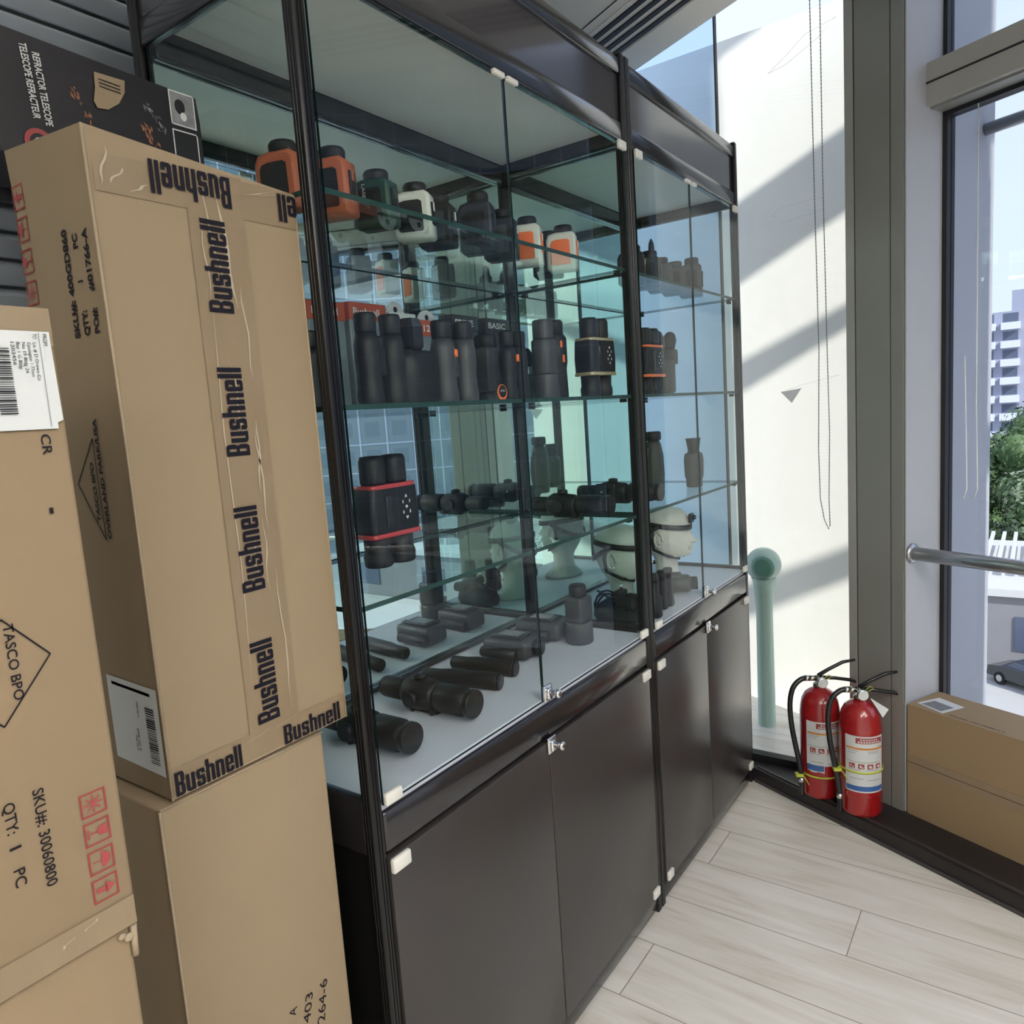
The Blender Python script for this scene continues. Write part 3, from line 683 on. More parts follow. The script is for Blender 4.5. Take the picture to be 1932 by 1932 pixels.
def frame(mb_, x, z, w_, h_, mt):
    for a, b in (((x,z),(x+w_,z+0.0018)),((x,z+h_),(x+w_,z+h_+0.0018)),((x,z),(x+0.0018,z+h_)),((x+w_,z),(x+w_+0.0018,z+h_))):
        mb_.quad([(a[0],-0.0012,a[1]),(b[0],-0.0012,a[1]),(b[0],-0.0012,b[1]),(a[0],-0.0012,b[1])], mt)
m = MB(); m.quad([(0.230,-0.0008,0.888),(0.270,-0.0008,0.888),(0.270,-0.0008,0.936),(0.230,-0.0008,0.936)],'print_grey')
frame(m, 0.230, 0.888, 0.038, 0.046, 'print_white')
m.lathe([(0.008,0),(0.008,0.0005)],'print_black_box','y',(0.246,-0.0010,0.915),16,sq=1.3); m.lathe([(0.005,0),(0.005,0.0005)],'print_white','y',(0.250,-0.0014,0.902),12,sq=1.2)
m.build('printed_picture', t)
m = MB(); frame(m, 0.230, 0.834, 0.038, 0.046, 'print_white'); m.build('printed_frame', t)
m = MB(); m.lathe([(0.018,0),(0.018,0.0005)],'ink_red_fill','y',(0.045,-0.0010,0.815),24); m.lathe([(0.012,0),(0.012,0.0005)],'print_black_box','y',(0.045,-0.0014,0.815),24); m.lathe([(0.007,0),(0.007,0.0005)],'print_white','y',(0.045,-0.0018,0.815),16)
m.build('printed_roundel', t)
def flare(cx, cz, L, sl, mt, sd_, n=26, w0=0.0035):
    r_ = random.Random(sd_); m = MB()
    for k in range(n):
        q = r_.random(); x = cx+sl*(q-0.5)*L+r_.gauss(0,0.0035); z = cz-(q-0.5)*L+r_.gauss(0,0.002); a = r_.uniform(-0.6,0.6)-1.1; l = r_.uniform(0.003,0.011); w_ = r_.uniform(0.3,1.0)*w0*0.5
        dx, dz = math.cos(a)*l/2, math.sin(a)*l/2; px_, pz_ = -math.sin(a)*w_, math.cos(a)*w_
        m.quad([(x-dx,-0.0009-0.00001*k,z-dz),(x+px_,-0.0009-0.00001*k,z+pz_),(x+dx,-0.0009-0.00001*k,z+dz),(x-px_,-0.0009-0.00001*k,z-pz_)], mt)
    m.build('printed_flame', t)
flare(0.108,0.868,0.060,0.45,'flame',1); flare(0.190,0.868,0.030,0.2,'flame',2,16); flare(0.203,0.846,0.030,0.5,'flame',3,18); flare(0.206,0.888,0.030,0.8,'print_grey',4,22,0.003)
m = MB(); m.prism([(0.1250,-0.0015,0.9250),(0.1660,-0.0015,0.9260),(0.1640,-0.0015,0.9100),(0.1540,-0.0015,0.8930),(0.1380,-0.0015,0.8810),(0.1240,-0.0015,0.8790),(0.1200,-0.0015,0.8870),(0.1240,-0.0015,0.9050)],(0,-0.001,0),'cardboard_pale')
for k in range(3): sline(m,(0.129,-0.0027,0.917-0.0045*k),(0.158,-0.0027,0.916-0.0045*k),0.0012,'ink_black',(0,-1,0))
m.build('torn_patch', t)

# --- left column
t = thing('front_carton', 'brown carton at the left with diamond mark, red handling symbols and a white label', 'carton', (-0.70,-0.15,0.932))
def fl(x, z): return (x+0.70, 0.0, z-0.932)
m = carton_body((0,0,0),(0.281,0.30,0.546),'cardboard',0.004)
m.build('carton_body', t)
XD = (0,0,-1); YU = (1,0,0)
ptext(t, 'printed_text', 'CR', fl(-0.441,1.376), XD, YU, 0.0075, 'ink_black', bold=0.01, width=0.017, lift=0.001)
ptext(t, 'printed_text', 'SKU#: 30060800', fl(-0.4865,1.090), XD, YU, 0.0085, 'ink_black', bold=0.01, width=0.085, lift=0.001)
ptext(t, 'printed_text', 'QTY:', fl(-0.508,1.088), XD, YU, 0.0085, 'ink_black', bold=0.01, width=0.026, lift=0.001)
ptext(t, 'printed_text', '1', fl(-0.508,1.051), XD, YU, 0.0085, 'ink_black', bold=0.01, width=0.0022, lift=0.001)
ptext(t, 'printed_text', 'PC', fl(-0.508,1.032), XD, YU, 0.0085, 'ink_black', bold=0.01, width=0.015, lift=0.001)
ptext(t, 'printed_text', 'TASCO BPO', fl(-0.4885,1.229), XD, YU, 0.0075, 'ink_black', bold=0.01, width=0.062, lift=0.001)
ptext(t, 'printed_text', 'OVERLAND PARK/USA', fl(-0.532,1.29), XD, YU, 0.009, 'ink_black', bold=0.01, width=0.15, lift=0.001)
NYm = (0,-1,0)
m = MB()
dm = [fl(-0.489,1.234), fl(-0.458,1.197), fl(-0.498,1.149), fl(-0.529,1.186)]
for i in range(4): sline(m, dm[i], dm[(i+1)%4], 0.0013, 'ink_black', NYm)
m.build('printed_diamond', t)
m = MB(); sline(m, fl(-0.441,1.316), fl(-0.441,1.311), 0.003, 'ink_black', NYm); m.build('printed_dash', t)
for k, kind in enumerate(('sun','glass','umbrella','arrow')):
    m = MB(); icon(m, fl(-0.4535,1.069-0.0263*k), XD, YU, 0.0215, kind); m.build('handling_symbol', t)
m = MB()
m.prism([Vector(fl(-0.555,1.458)), Vector(fl(-0.424,1.458)), Vector(fl(-0.4225,1.387)), Vector(fl(-0.427,1.385)), Vector(fl(-0.427,1.380)), Vector(fl(-0.555,1.380))], (0,-0.0008,0), 'label_white')
bars(m, Vector(fl(-0.468,1.444))+Vector((0,-0.001,0)), Vector((0,0,-1)), Vector((1,0,0)), 0.052, 0.0125, 30, 8)
for k in range(5): m.text(('Lic # D Orewa Co','Cassington 1 77mm','No 19 Bldg 24','Bay 1 G Bldg','1203456')[k], Vector(fl(-0.4375-0.0040*k,1.449))+Vector((0,-0.001,0)), XD, YU, 0.0026, 'ink_black', width=0.030-0.003*k, lift=0.0006)
m.text('FROM', Vector(fl(-0.4295,1.456))+Vector((0,-0.001,0)), XD, YU, 0.003, 'ink_black', width=0.009); m.text('TO', Vector(fl(-0.437,1.456))+Vector((0,-0.001,0)), XD, YU, 0.003, 'ink_black', width=0.004)
sline(m, Vector(fl(-0.4325,1.457))+Vector((0,-0.0008,0)), Vector(fl(-0.4325,1.382))+Vector((0,-0.0008,0)), 0.0005, 'label_dark', NYm)
m.build('shipping_label', t, loc=(0,-0.0018,0))
m = MB(); vstrip(m, 0.0, 0.279, 0.515, 0.545, -0.0008, 'tape', n=6, seed=21); crease_shine(m, 0.19,0.52,0.015,0.003,-0.0016,0.01); crease_shine(m, 0.21,0.52,0.012,0.002,-0.0016,0.02); m.build('packing_tape', t); m = MB(); vstrip(m, 0.0, 0.279, 0.001, 0.028, -0.0008, 'tape', n=6, seed=22)
for (x, z, L, wd, sl) in ((0.215,0.014,0.006,0.002,0.012),(0.235,0.019,0.006,0.0025,0.014)): crease_shine(m, x, z, L, wd, -0.0016, sl)
m.build('packing_tape', t)
t = thing('base_carton', 'brown carton at the bottom left corner, under the carton with the diamond mark', 'carton', (-0.70,-0.145,0))
m = carton_body((0,0,0),(0.276,0.30,0.930),'cardboard',0.005); m.build('carton_body', t)
m = MB(); m.tube([(0.276,-0.001,0.90),(0.277,-0.002,0.93)],0.003,'cardboard_edge',6); m.ell((0.272,-0.003,0.921),(0.005,0.002,0.004),'cardboard_edge',8,6); m.ell((0.266,-0.003,0.925),(0.004,0.002,0.003),'cardboard_edge',8,6); m.build('frayed_corner', t)

# --- cartons on the sill at the right
t = thing('sill_carton', 'wide brown carton on the dark sill below the tall window, tape along its seam', 'carton', (0,0,0.05))
p0 = B - ND*0.001 + e*0.013
def sb(off, tt, z): return Vector((p0.x,p0.y,0)) + ND*off + e*tt + Vector((0,0,z))
m = MB()
m.prism([sb(0,0,0.0), sb(0.163,0,0.0), sb(0.163,0,0.356), sb(0,0,0.356)], e*1.5, 'cardboard_brown'); m.build('carton_body', t)
m = MB()
m.prism([sb(-0.0012,0.0,0.150), sb(-0.0012,0,0.196), sb(-0.0002,0,0.196), sb(-0.0002,0,0.150)], e*1.49, 'tape')
m.prism([sb(-0.0016,0.0,0.1725), sb(-0.0016,0,0.1738), sb(-0.0004,0,0.1738), sb(-0.0004,0,0.1725)], e*1.49, 'ink_black')
m.build('packing_tape', t)
m = MB()
m.prism([sb(0.03,0.012,0.3562), sb(0.115,0.03,0.3562), sb(0.10,0.115,0.3562), sb(0.012,0.10,0.3562)], (0,0,0.0008), 'label_white')
m.prism([sb(0.034,0.024,0.3568), sb(0.082,0.036,0.3568), sb(0.072,0.100,0.3568), sb(0.022,0.090,0.3568)], (0,0,0.0006), 'label_dark')
m.build('shipping_label', t)
m = MB(); m.text('SOUND 1PC MOBILE 3', sb(0.012,0.12,0.3562), e, -ND*-1, 0.008, 'ink_black', width=0.15, lift=0.0006); m.build('printed_text', t)

# ================================================================== FIRE EXTINGUISHERS
def extinguisher(x, y, rot, label, torn):
    t = thing('fire_extinguisher', label, 'fire extinguisher', (x,y,0.05), rot, 'red fire extinguishers on the sill')
    r = 0.0625
    m = MB(); m.lathe([(r*0.90,0),(r*0.97,0.004),(r,0.012),(r,0.270),(r*0.995,0.283),(r*0.985,0.284),(r*0.975,0.300),(r*0.90,0.325),(r*0.74,0.345),(r*0.5,0.357),(r*0.30,0.363),(r*0.28,0.372)], 'ext_red', 'z', n=48)
    m.lathe([(r*1.004,0.066),(r*1.008,0.068),(r*1.004,0.070)], 'ext_red','z',n=48,cap=False); m.build('cylinder', t)
    m = MB(); m.lathe([(0.020,0.368),(0.020,0.376),(0.014,0.378),(0.014,0.398),(0.010,0.404)], 'brass','z',n=24)
    m.lathe([(0.0175,0),(0.0175,0.016),(0.015,0.018)],'chrome','y',(0,-0.014,0.388),20); m.lathe([(0.0145,0),(0.0145,0.001)],'label_white','y',(0,-0.033,0.388),20)
    m.tube([(-0.010,0,0.396),(-0.034,0,0.396)],0.009,'brass',14); m.build('valve', t)
    # levers: carrying handle and squeeze lever pointing away (+x local)
    m = MB(); m.tube([(0.0,0,0.398),(0.05,0.0,0.393),(0.10,0.0,0.384),(0.125,0,0.374)],[0.007,0.006,0.006,0.004],'rubber_gloss',8); m.build('carry_handle', t)
    m = MB(); m.tube([(-0.004,0,0.404),(0.03,0,0.424),(0.075,0,0.446),(0.115,0,0.452)],[0.007,0.006,0.006,0.004],'rubber_gloss',8); m.build('squeeze_lever', t)
    m = MB(); m.tube([(0.012,-0.012,0.398),(0.026,-0.016,0.412),(0.034,-0.014,0.404),(0.026,-0.012,0.396),(0.010,-0.012,0.392)],0.0012,'yellow_tie',6); m.build('safety_pin', t)
    m = MB(); hose = [(-0.030,0,0.397),(-0.060,-0.004,0.395),(-0.088,-0.010,0.370),(-0.100,-0.014,0.320),(-0.098,-0.018,0.250),(-0.088,-0.022,0.180),(-0.076,-0.026,0.110),(-0.072,-0.028,0.060),(-0.072,-0.028,0.004)]
    # smooth through Catmull-Rom
    P = [Vector(q) for q in hose]; S = []
    for i in range(len(P)-1):
        a = P[max(i-1,0)]; b = P[i]; c = P[i+1]; d = P[min(i+2,len(P)-1)]
        for k in range(6):
            q = k/6; S.append(0.5*((2*b)+(c-a)*q+(2*a-5*b+4*c-d)*q*q+(3*b-3*c+d-a)*q**3))
    S.append(P[-1]); m.tube(S, 0.0085, 'rubber_gloss', 12)
    m.tube([(-0.0725,-0.028,0.052),(-0.072,-0.028,0.068)],0.0098,'chrome',14); m.tube([(-0.034,0,0.397),(-0.046,-0.001,0.3975)],0.0098,'chrome',14); m.build('hose', t)
    # label: curved patches on the front
    m = MB()
    def patch(a0, a1, z0, z1, mt, dr=0.0008, jag=None):
        n = max(2,int(abs(a1-a0)/8)); L1 = []; L2 = []
        for k in range(n+1):
            a = math.radians(a0+(a1-a0)*k/n); rr_ = r+dr; zz = z0+(jag[k%len(jag)] if jag else 0)
            L1.append(m.bm.verts.new((rr_*math.cos(a),rr_*math.sin(a),zz))); L2.append(m.bm.verts.new((rr_*math.cos(a),rr_*math.sin(a),z1)))
        m._fin([m.bm.faces.new((L1[k],L1[k+1],L2[k+1],L2[k])) for k in range(n)], mt, True)
    a0, a1 = -150, -38
    if torn: patch(a0, a1, 0.118, 0.268, 'label_white')
    else: patch(a0, a1, 0.085, 0.268, 'label_white')
    patch(a0+30, a1-6, 0.245, 0.263, 'ink_red_fill', 0.0014); patch(a0+4, a1-2, 0.225, 0.231, 'ext_orange', 0.0014)
    if torn:
        patch(a0+2, a0+52, 0.098, 0.126, 'label_white', 0.0010, (0,-0.002,-0.004,-0.003)); patch(a0+2, a0+50, 0.100, 0.120, 'ext_blue', 0.0014); patch(a1-26, a1-2, 0.098, 0.120, 'label_white',0.0010); patch(a1-24,a1-4,0.100,0.118,'ext_blue',0.0014)
    else: patch(a0+3, a1-3, 0.090, 0.106, 'ext_blue', 0.0014)
    for k in range(4):
        b0 = a0+12+k*24; patch(b0, b0+16, 0.163, 0.179, 'ink_red_fill', 0.0014)
        patch(b0+4, b0+7+2*k, 0.167, 0.175, 'label_white', 0.0019); patch(b0+10, b0+13, 0.165, 0.170, 'label_white', 0.0019)
    for k in range(9):
        b0 = a0+36+k*7; patch(b0, b0+4.6, 0.2475, 0.2525, 'label_white', 0.0019); 
        if k < 7: patch(b0+6, b0+10.5, 0.2555, 0.2595, 'label_white', 0.0019)
    for (b0, b1, z_) in ((8,36,0.219),(60,96,0.219),(62,92,0.214),(10,30,0.212),(6,100,0.184),(8,40,0.158),(56,90,0.158),(14,50,0.130),(60,100,0.126)):
        patch(a0+b0, a0+b1, z_, z_+0.0014, 'label_dark', 0.0014)
    m.build('instruction_label', t)
    zb_ = 0.078 if torn else 0.150
    m = MB(); m.lathe([(r+0.001,zb_-0.003),(r+0.0025,zb_-0.003),(r+0.0025,zb_+0.003),(r+0.001,zb_+0.003)],'yellow_tie','z',n=40,cap=False)
    m.box((-0.080,-0.030,zb_),(0.024,0.022,0.009),'yellow_tie',0.001); m.tube([(-0.070,-0.040,zb_),(-0.062,-0.050,zb_-0.012),(-0.056,-0.052,zb_-0.026)],0.0016,'yellow_tie',6); m.build('strap', t)
    if not torn:
        m = MB(); m.prism([(0.020,-0.030,0.380),(0.072,-0.036,0.345),(0.052,-0.044,0.322)],(0,-0.0008,0),'label_white'); m.build('paper_tag', t)
    return t
CR_ = math.radians
extinguisher(1.690,-0.375, CR_(-62), 'front red fire extinguisher with white paper tag and bright yellow strap round its label', False)
extinguisher(1.742,-0.243, CR_(-58), 'rear red fire extinguisher with torn label and pale strap near its base', True)

# ================================================================== GOODS IN THE CABINETS
ZA, ZB, ZC, ZK = 1.7015, 1.398, 1.096, 0.7855
def rangefinder(x, y, rot, body, panel, label, h=0.090, tilt=0.0, z=ZA):
    t = thing('laser_rangefinder', label, 'rangefinder', (x,y,z), rot, 'rangefinders on the top glass shelves')
    w_, d_ = 0.042, 0.072
    m = MB()
    pr = [(0.0,-d_/2+0.004),(0.010,-d_/2),(h*0.62,-d_/2),(h*0.80,-d_/2+0.010),(h*0.88,-d_/2+0.022)]
    poly = [(0,-d_/2+p[1]+d_/2,p[0]) for p in pr]
    # side outline in y-z, extruded along x and bevelled
    out = [(-0.036,0.004),(-0.032,0.0),(0.030,0.0),(0.036,0.006),(0.036,h*0.74),(0.030,h*0.86),(0.014,h*0.90),(-0.026,h*0.90),(-0.034,h*0.84)]
    rings = []
    for sx_, k in ((-1,0.86),(-0.86,1.0),(0.86,1.0),(1,0.86)):
        rings.append([Vector((sx_*w_/2, p[0]*k, h*0.45+(p[1]-h*0.45)*k)) for p in out])
    m.loft(rings, body); m.build('body', t)
    for s_ in (-1,1):
        m = MB(); m.prism([(s_*w_/2*1.002,p[0]*0.66+0.002,h*0.43+(p[1]-h*0.45)*0.66) for p in out],(s_*0.0012,0,0),panel); m.build('side_grip', t)
    m = MB(); m.lathe([(0.017,h*0.88),(0.019,h*0.90),(0.0195,h*1.03),(0.017,h*1.08),(0.010,h*1.085)],'rubber','z',(0,-0.004,0),24,sq=1.15); m.build('eyecup', t)
    m = MB(); m.box((0,-0.0365,h*0.48),(0.020,0.003,h*0.42),panel,0.001); m.box((0,-0.038,h*0.62),(0.008,0.002,0.016),body if body!='rubber' else 'print_white',0.0008); m.build('front_grip', t)
    return t
RG = [
 (0.159,0.128,0.35,'orange','rubber','orange and black rangefinder just right of the front left post on the top shelf',0.100),
 (0.258,0.130,0.30,'green_plastic','rubber','dark green rangefinder with white lettering next to the orange one',0.088),
 (0.373,0.145,0.45,'white_shell','rubber','white rangefinder with black grips on the top shelf, left of the dark blue one',0.094),
 (0.455,0.160,0.40,'rubber','grey_plastic','plain black rangefinder between the white one and the dark blue one',0.092),
 (0.560,0.140,0.40,'navy_plastic','rubber','tall dark blue rangefinder in the middle of the top shelf',0.112),
 (0.655,0.150,0.35,'rubber','grey_plastic','black rangefinder just right of the dark blue one on the top shelf',0.098),
 (0.755,0.150,0.40,'white_shell','orange_bright','white rangefinder with orange side panel, the left one of two alike',0.100),
 (0.880,0.130,0.40,'white_shell','orange_bright','white rangefinder with orange side panel, right one of the pair beside the black ones',0.098),
 (0.076,0.145,0.30,'orange','rubber','black and orange rangefinder peeking over the wordmark carton, seen through the side glass',0.094),
 (0.925,0.200,0.40,'rubber','grey_plastic','black rangefinder right of the second white and orange one',0.104),
]
for k, a in enumerate(RG):
    rt = rangefinder(*a[:6], h=a[6])
    if k == 0:
        pass
    if k == 1:
        m = MB(); m.text('LASER', (-0.0235,0.012,0.070),(0,0,-1),(0,-1,0),0.006,'print_white',width=0.030,lift=0.001); m.build('lettering', rt)

def roof_bino(x, y, z, rot, h, label, body='rubber', accent=None, r=0.020, sep=0.027, group='binoculars on the middle shelf'):
    t = thing('binocular', label, 'binocular', (x,y,z), rot, group)
    for s_ in (-1,1):
        m = MB(); m.lathe([(r*0.92,0),(r*1.08,0.004),(r*1.12,h*0.10),(r*1.02,h*0.20),(r*0.98,h*0.36),(r*1.06,h*0.50),(r*1.04,h*0.66),(r*0.86,h*0.78)],body,'z',(s_*sep,0,0),20); m.build('barrel', t)
        m = MB(); m.lathe([(r*0.78,h*0.78),(r*0.86,h*0.80),(r*0.90,h*0.97),(r*0.80,h),(r*0.5,h*0.995)],'rubber','z',(s_*sep,0,0),20); m.build('eyecup', t)
    m = MB(); m.box((0,0.002,h*0.48),(0.030,0.018,h*0.34),body,0.006); m.lathe([(0.009,h*0.60),(0.011,h*0.62),(0.011,h*0.74),(0.009,h*0.76)],'rubber','z',(0,0.004,0),16)
    m.build('bridge', t)
    if accent:
        m = MB(); m.box((-sep*0.55,-0.021,h*0.60),(0.009,0.006,0.015),accent,0.002); m.build('accent_button', t)
    return t
def digital_bino(x, y, z, rot, band, label, k=1.0, group='banded digital binoculars'):
    t = thing('digital_binocular', label, 'binocular', (x,y,z), rot, group); s = k
    m = MB(); 
    def rr(w_, d_, z_, c=0.012, n=4):
        pts = []
        for qx, qy, a0 in ((1,1,0),(-1,1,90),(-1,-1,180),(1,-1,270)):
            for i in range(n+1):
                a = math.radians(a0+90*i/n); pts.append(Vector(((qx*(w_/2-c)+c*math.cos(a))*s,(qy*(d_/2-c)+c*math.sin(a))*s,z_*s)))
        return pts
    m.loft([rr(0.112,0.052,0.056),rr(0.122,0.060,0.066),rr(0.124,0.062,0.100),rr(0.118,0.060,0.146),rr(0.104,0.050,0.154)],'rubber',True,True)
    m.box((-0.020*s,-0.031*s,0.105*s),(0.016*s,0.006*s,0.060*s),'rubber_gloss',0.003); m.build('body', t)
    for sx_ in (-1,1):
        m = MB(); m.lathe([(0.024*s,0),(0.027*s,0.003*s),(0.028*s,0.020*s),(0.025*s,0.030*s),(0.026*s,0.058*s)],'rubber','z',(sx_*0.029*s,0,0),24); m.build('objective_lens', t)
        m = MB(); m.lathe([(0.022*s,0.152*s),(0.0245*s,0.160*s),(0.0245*s,0.198*s),(0.021*s,0.207*s),(0.012*s,0.208*s)],'rubber','z',(sx_*0.026*s,0,0),24); m.build('eyecup', t)
    for zz, w_, d_ in ((0.060,0.123,0.060),(0.150,0.112,0.056)):
        m = MB(); m.loft([rr(w_,d_,zz-0.0045),rr(w_+0.003,d_+0.003,zz-0.0038),rr(w_+0.003,d_+0.003,zz+0.0038),rr(w_,d_,zz+0.0045)],band,True,True); m.build('metal_band', t)
    m = MB(); cx, cz, yy = 0.024*s, 0.108*s, -0.0316*s
    for a in range(8):
        if a%2 == 0: continue
        aa = a*PI/4; m.box((cx+0.012*s*math.cos(aa),yy,cz+0.014*s*math.sin(aa)),(0.0022*s,0.0008,0.006*s),'print_white')
    for sg in (-1,1):
        m.prism([(cx-0.0035*s,yy-0.0004,cz+sg*0.018*s),(cx+0.0035*s,yy-0.0004,cz+sg*0.018*s),(cx,yy-0.0004,cz+sg*0.024*s)],(0,0.0008,0),'print_white')
    m.box((cx,yy,cz),(0.005*s,0.0008,0.005*s),'print_white'); m.build('button_ring', t)
    return t
def monocular(x, y, z, rot, prof, label, mt='rubber', sq=1.0, group='standing monoculars', name='monocular'):
    t = thing(name, label, 'monocular', (x,y,z), rot, group)
    k = max(2, len(prof)*2//3)
    m = MB(); m.lathe(prof[:k+1], mt, 'z', n=24, sq=sq); m.build('barrel', t)
    m = MB(); m.lathe(prof[k:], 'rubber', 'z', n=24, sq=sq); m.build('eyepiece', t)
    return t
F = CR_(-4)
roof_bino(0.205,0.10,ZB,F,0.152,'tall black binocular standing at the left of the middle shelf',r=0.021)
roof_bino(0.088,0.175,ZB,F,0.128,'small black binocular half hidden by the front left post',r=0.019)
# old-style binocular with stepped prism housing
t = thing('binocular', 'black binocular with angular eyepiece standing right of the tall black one', 'binocular', (0.315,0.13,ZB), F, 'binoculars on the middle shelf')
m = MB(); m.loft([[Vector((x*k_,y*k_,z)) for x,y in ((-0.040,-0.025),(0.040,-0.025),(0.046,0.0),(0.036,0.028),(-0.036,0.028),(-0.046,0.0))] for z,k_ in ((0.0,0.88),(0.01,1.0),(0.075,1.0),(0.095,0.86),(0.098,0.6))],'rubber',True,True); m.build('prism_housing', t)
m = MB(); m.loft([[Vector((0.022*math.cos(a*PI/3)*k_,0.022*math.sin(a*PI/3)*k_,z)) for a in range(6)] for z,k_ in ((0.094,0.8),(0.104,1.15),(0.140,1.15),(0.154,0.9),(0.156,0.6))],'rubber_gloss',True,False); m.build('eyepiece', t)
roof_bino(0.425,0.12,ZB,F,0.156,'black binocular with orange button at its front, left of the grey blocky one',accent='orange_bright',r=0.023,sep=0.029,body='grey_plastic')
t = thing('spotting_scope', 'blocky dark grey spotting scope standing behind on the middle shelf', 'scope', (0.640,0.20,ZB), F, 'spotting scopes')
m = MB(); m.box((0,0,0.072),(0.062,0.060,0.100),'grey_plastic',0.008); m.lathe([(0.026,0),(0.029,0.004),(0.029,0.024)],'grey_plastic','z',n=24); m.build('body', t)
m = MB(); m.lathe([(0.024,0.120),(0.026,0.124),(0.026,0.146),(0.022,0.150)],'rubber','z',n=24); m.build('eyepiece', t)
t = roof_bino(0.585,0.09,ZB,F,0.142,'slim black binocular with orange button beside the glass door edge',accent='orange_bright',r=0.017,sep=0.020)
t = thing('price_badge', 'round orange and black badge leaning at the foot of the middle shelf goods', 'badge', (0.515,0.075,ZB))
m = MB(); m.lathe([(0.016,0),(0.016,0.002)],'orange_bright','y',(0,0,0.016),24); m.lathe([(0.0125,0.0),(0.0125,0.0008)],'rubber','y',(0,-0.002,0.018),24); m.text('BASIC', (-0.008,-0.003,0.017),(1,0,0),(0,0,1),0.004,'print_white',width=0.016); m.build('badge_face', t)
t = thing('spotting_scope', 'tall smooth grey spotting scope in three sections on the middle shelf', 'scope', (0.715,0.095,ZB), F, 'spotting scopes')
m = MB(); m.lathe([(0.030,0),(0.031,0.002),(0.028,0.052),(0.0275,0.054)],'grey_plastic','z',n=28); m.lathe([(0.026,0.054),(0.029,0.057),(0.028,0.128),(0.026,0.131)],'grey_plastic','z',n=28); m.build('body', t)
m = MB(); m.lathe([(0.023,0.131),(0.0235,0.134),(0.0235,0.170),(0.021,0.174),(0.012,0.174)],'grey_plastic','z',n=28); m.build('eyepiece', t)
t = monocular(0.805,0.120,ZB,F,[(0.024,0),(0.026,0.004),(0.024,0.070),(0.027,0.085),(0.027,0.140),(0.020,0.150),(0.020,0.176),(0.017,0.182)],'black monocular with two orange dots, left of the gold banded binocular')
m = MB(); m.box((-0.012,-0.0255,0.125),(0.008,0.004,0.016),'orange_bright',0.002); m.box((-0.006,-0.0265,0.092),(0.008,0.004,0.018),'orange_bright',0.002); m.build('accent_button', t)
digital_bino(0.905,0.070,ZB,F,'gold_band','black digital binocular with two gold bands on the middle shelf',k=0.90)
digital_bino(1.305,0.115,ZB,F,'orange_band','black digital binocular with two orange bands just right of the cabinet joint',k=0.92)
digital_bino(0.300,0.215,ZC,CR_(-3),'red_band','large black digital binocular with two red bands, alone at the left of the lower shelf',k=1.02)
# night-vision monocular with horned eyecups (second cabinet)
t = thing('night_scope', 'grey night scope with two flared eyecups standing in the second cabinet, middle shelf', 'scope', (1.455,0.13,ZB), F, 'night scopes')
m = MB(); m.box((0,0,0.055),(0.060,0.052,0.105),'olive',0.010); m.box((0.030,0,0.115),(0.050,0.046,0.048),'olive',0.008); m.build('body', t)
for s_ in (-1,1):
    m = MB(); m.lathe([(0.018,0),(0.020,0.012),(0.022,0.034),(0.016,0.052),(0.010,0.058)],'rubber','z',(0,0,0),18,frame=Matrix.Rotation(s_*0.35,4,'Y').to_3x3()); o = m.build('flared_eyecup', t, loc=(s_*0.028,0,0.135)); 
def hourglass(x, y, z, k, label):
    t = thing('night_scope', label, 'scope', (x,y,z), F, 'night scopes')
    m = MB(); m.lathe([(0.028,0),(0.031,0.004),(0.031,0.025),(0.036,0.035),(0.038,0.09),(0.034,0.108),(0.020,0.114)],'olive','z',n=22,sq=0.8); m.box((0.034,0.0,0.07),(0.022,0.026,0.060),'olive',0.006); m.build('body', t)
    m = MB(); m.lathe([(0.019,0.112),(0.018,0.122),(0.023,0.152),(0.025,0.158),(0.020,0.157)],'rubber','z',n=22); m.build('flared_eyecup', t)
    return t
def owl(x, y, z, label):
    t = thing('field_monocular', label, 'monocular', (x,y,z), F, 'standing monoculars')
    m = MB(); m.lathe([(0.030,0),(0.034,0.01),(0.036,0.06),(0.034,0.12),(0.026,0.155),(0.018,0.166)],'olive','z',n=22,sq=0.85); m.build('barrel', t)
    m = MB(); m.lathe([(0.021,0.164),(0.025,0.168),(0.025,0.188),(0.021,0.192)],'rubber','z',n=22); m.build('eyepiece', t)
    m = MB(); m.tube([(-0.036,0,0.14),(-0.052,0,0.12),(-0.056,0,0.08),(-0.050,0,0.03),(-0.036,0,0.02)],0.006,'olive',8); m.build('hand_strap', t)
hourglass(1.590,0.10,ZC,1.0,'night scope with a single flared eyecup at the right of the lower shelf')
owl(1.415,0.16,ZC,'olive monocular with a side strap behind the mannequin heads on the lower shelf')
# top shelf of the second cabinet
CP = [(1.235,0.12,'rubber','olive','black compact rangefinder at the left end of the second cabinet top shelf',0.100),
      (1.335,0.115,'olive','rubber','olive rangefinder second from the left in the narrower cabinet',0.098),
      (1.425,0.12,'olive','olive','grey green rangefinder in the middle of the narrower cabinet top shelf',0.092),
      (1.520,0.115,'olive','rubber','olive rangefinder second from the right in the narrower cabinet',0.092),
      (1.620,0.10,'olive','rubber','dark olive rangefinder at the right end of the top shelf',0.112)]
for k, (x, y, b_, p_, lb, h) in enumerate(CP):
    rt = rangefinder(x, y, 0.3, b_, p_, lb, h=h)
    if k in (0,1):
        m = MB(); m.lathe([(0.006,0),(0.015,0.010),(0.012,0.030),(0.003,0.042)],'rubber','z',n=14,sq=0.6); m.build('eye_shield', rt, loc=(0.008,-0.010,h*1.02))
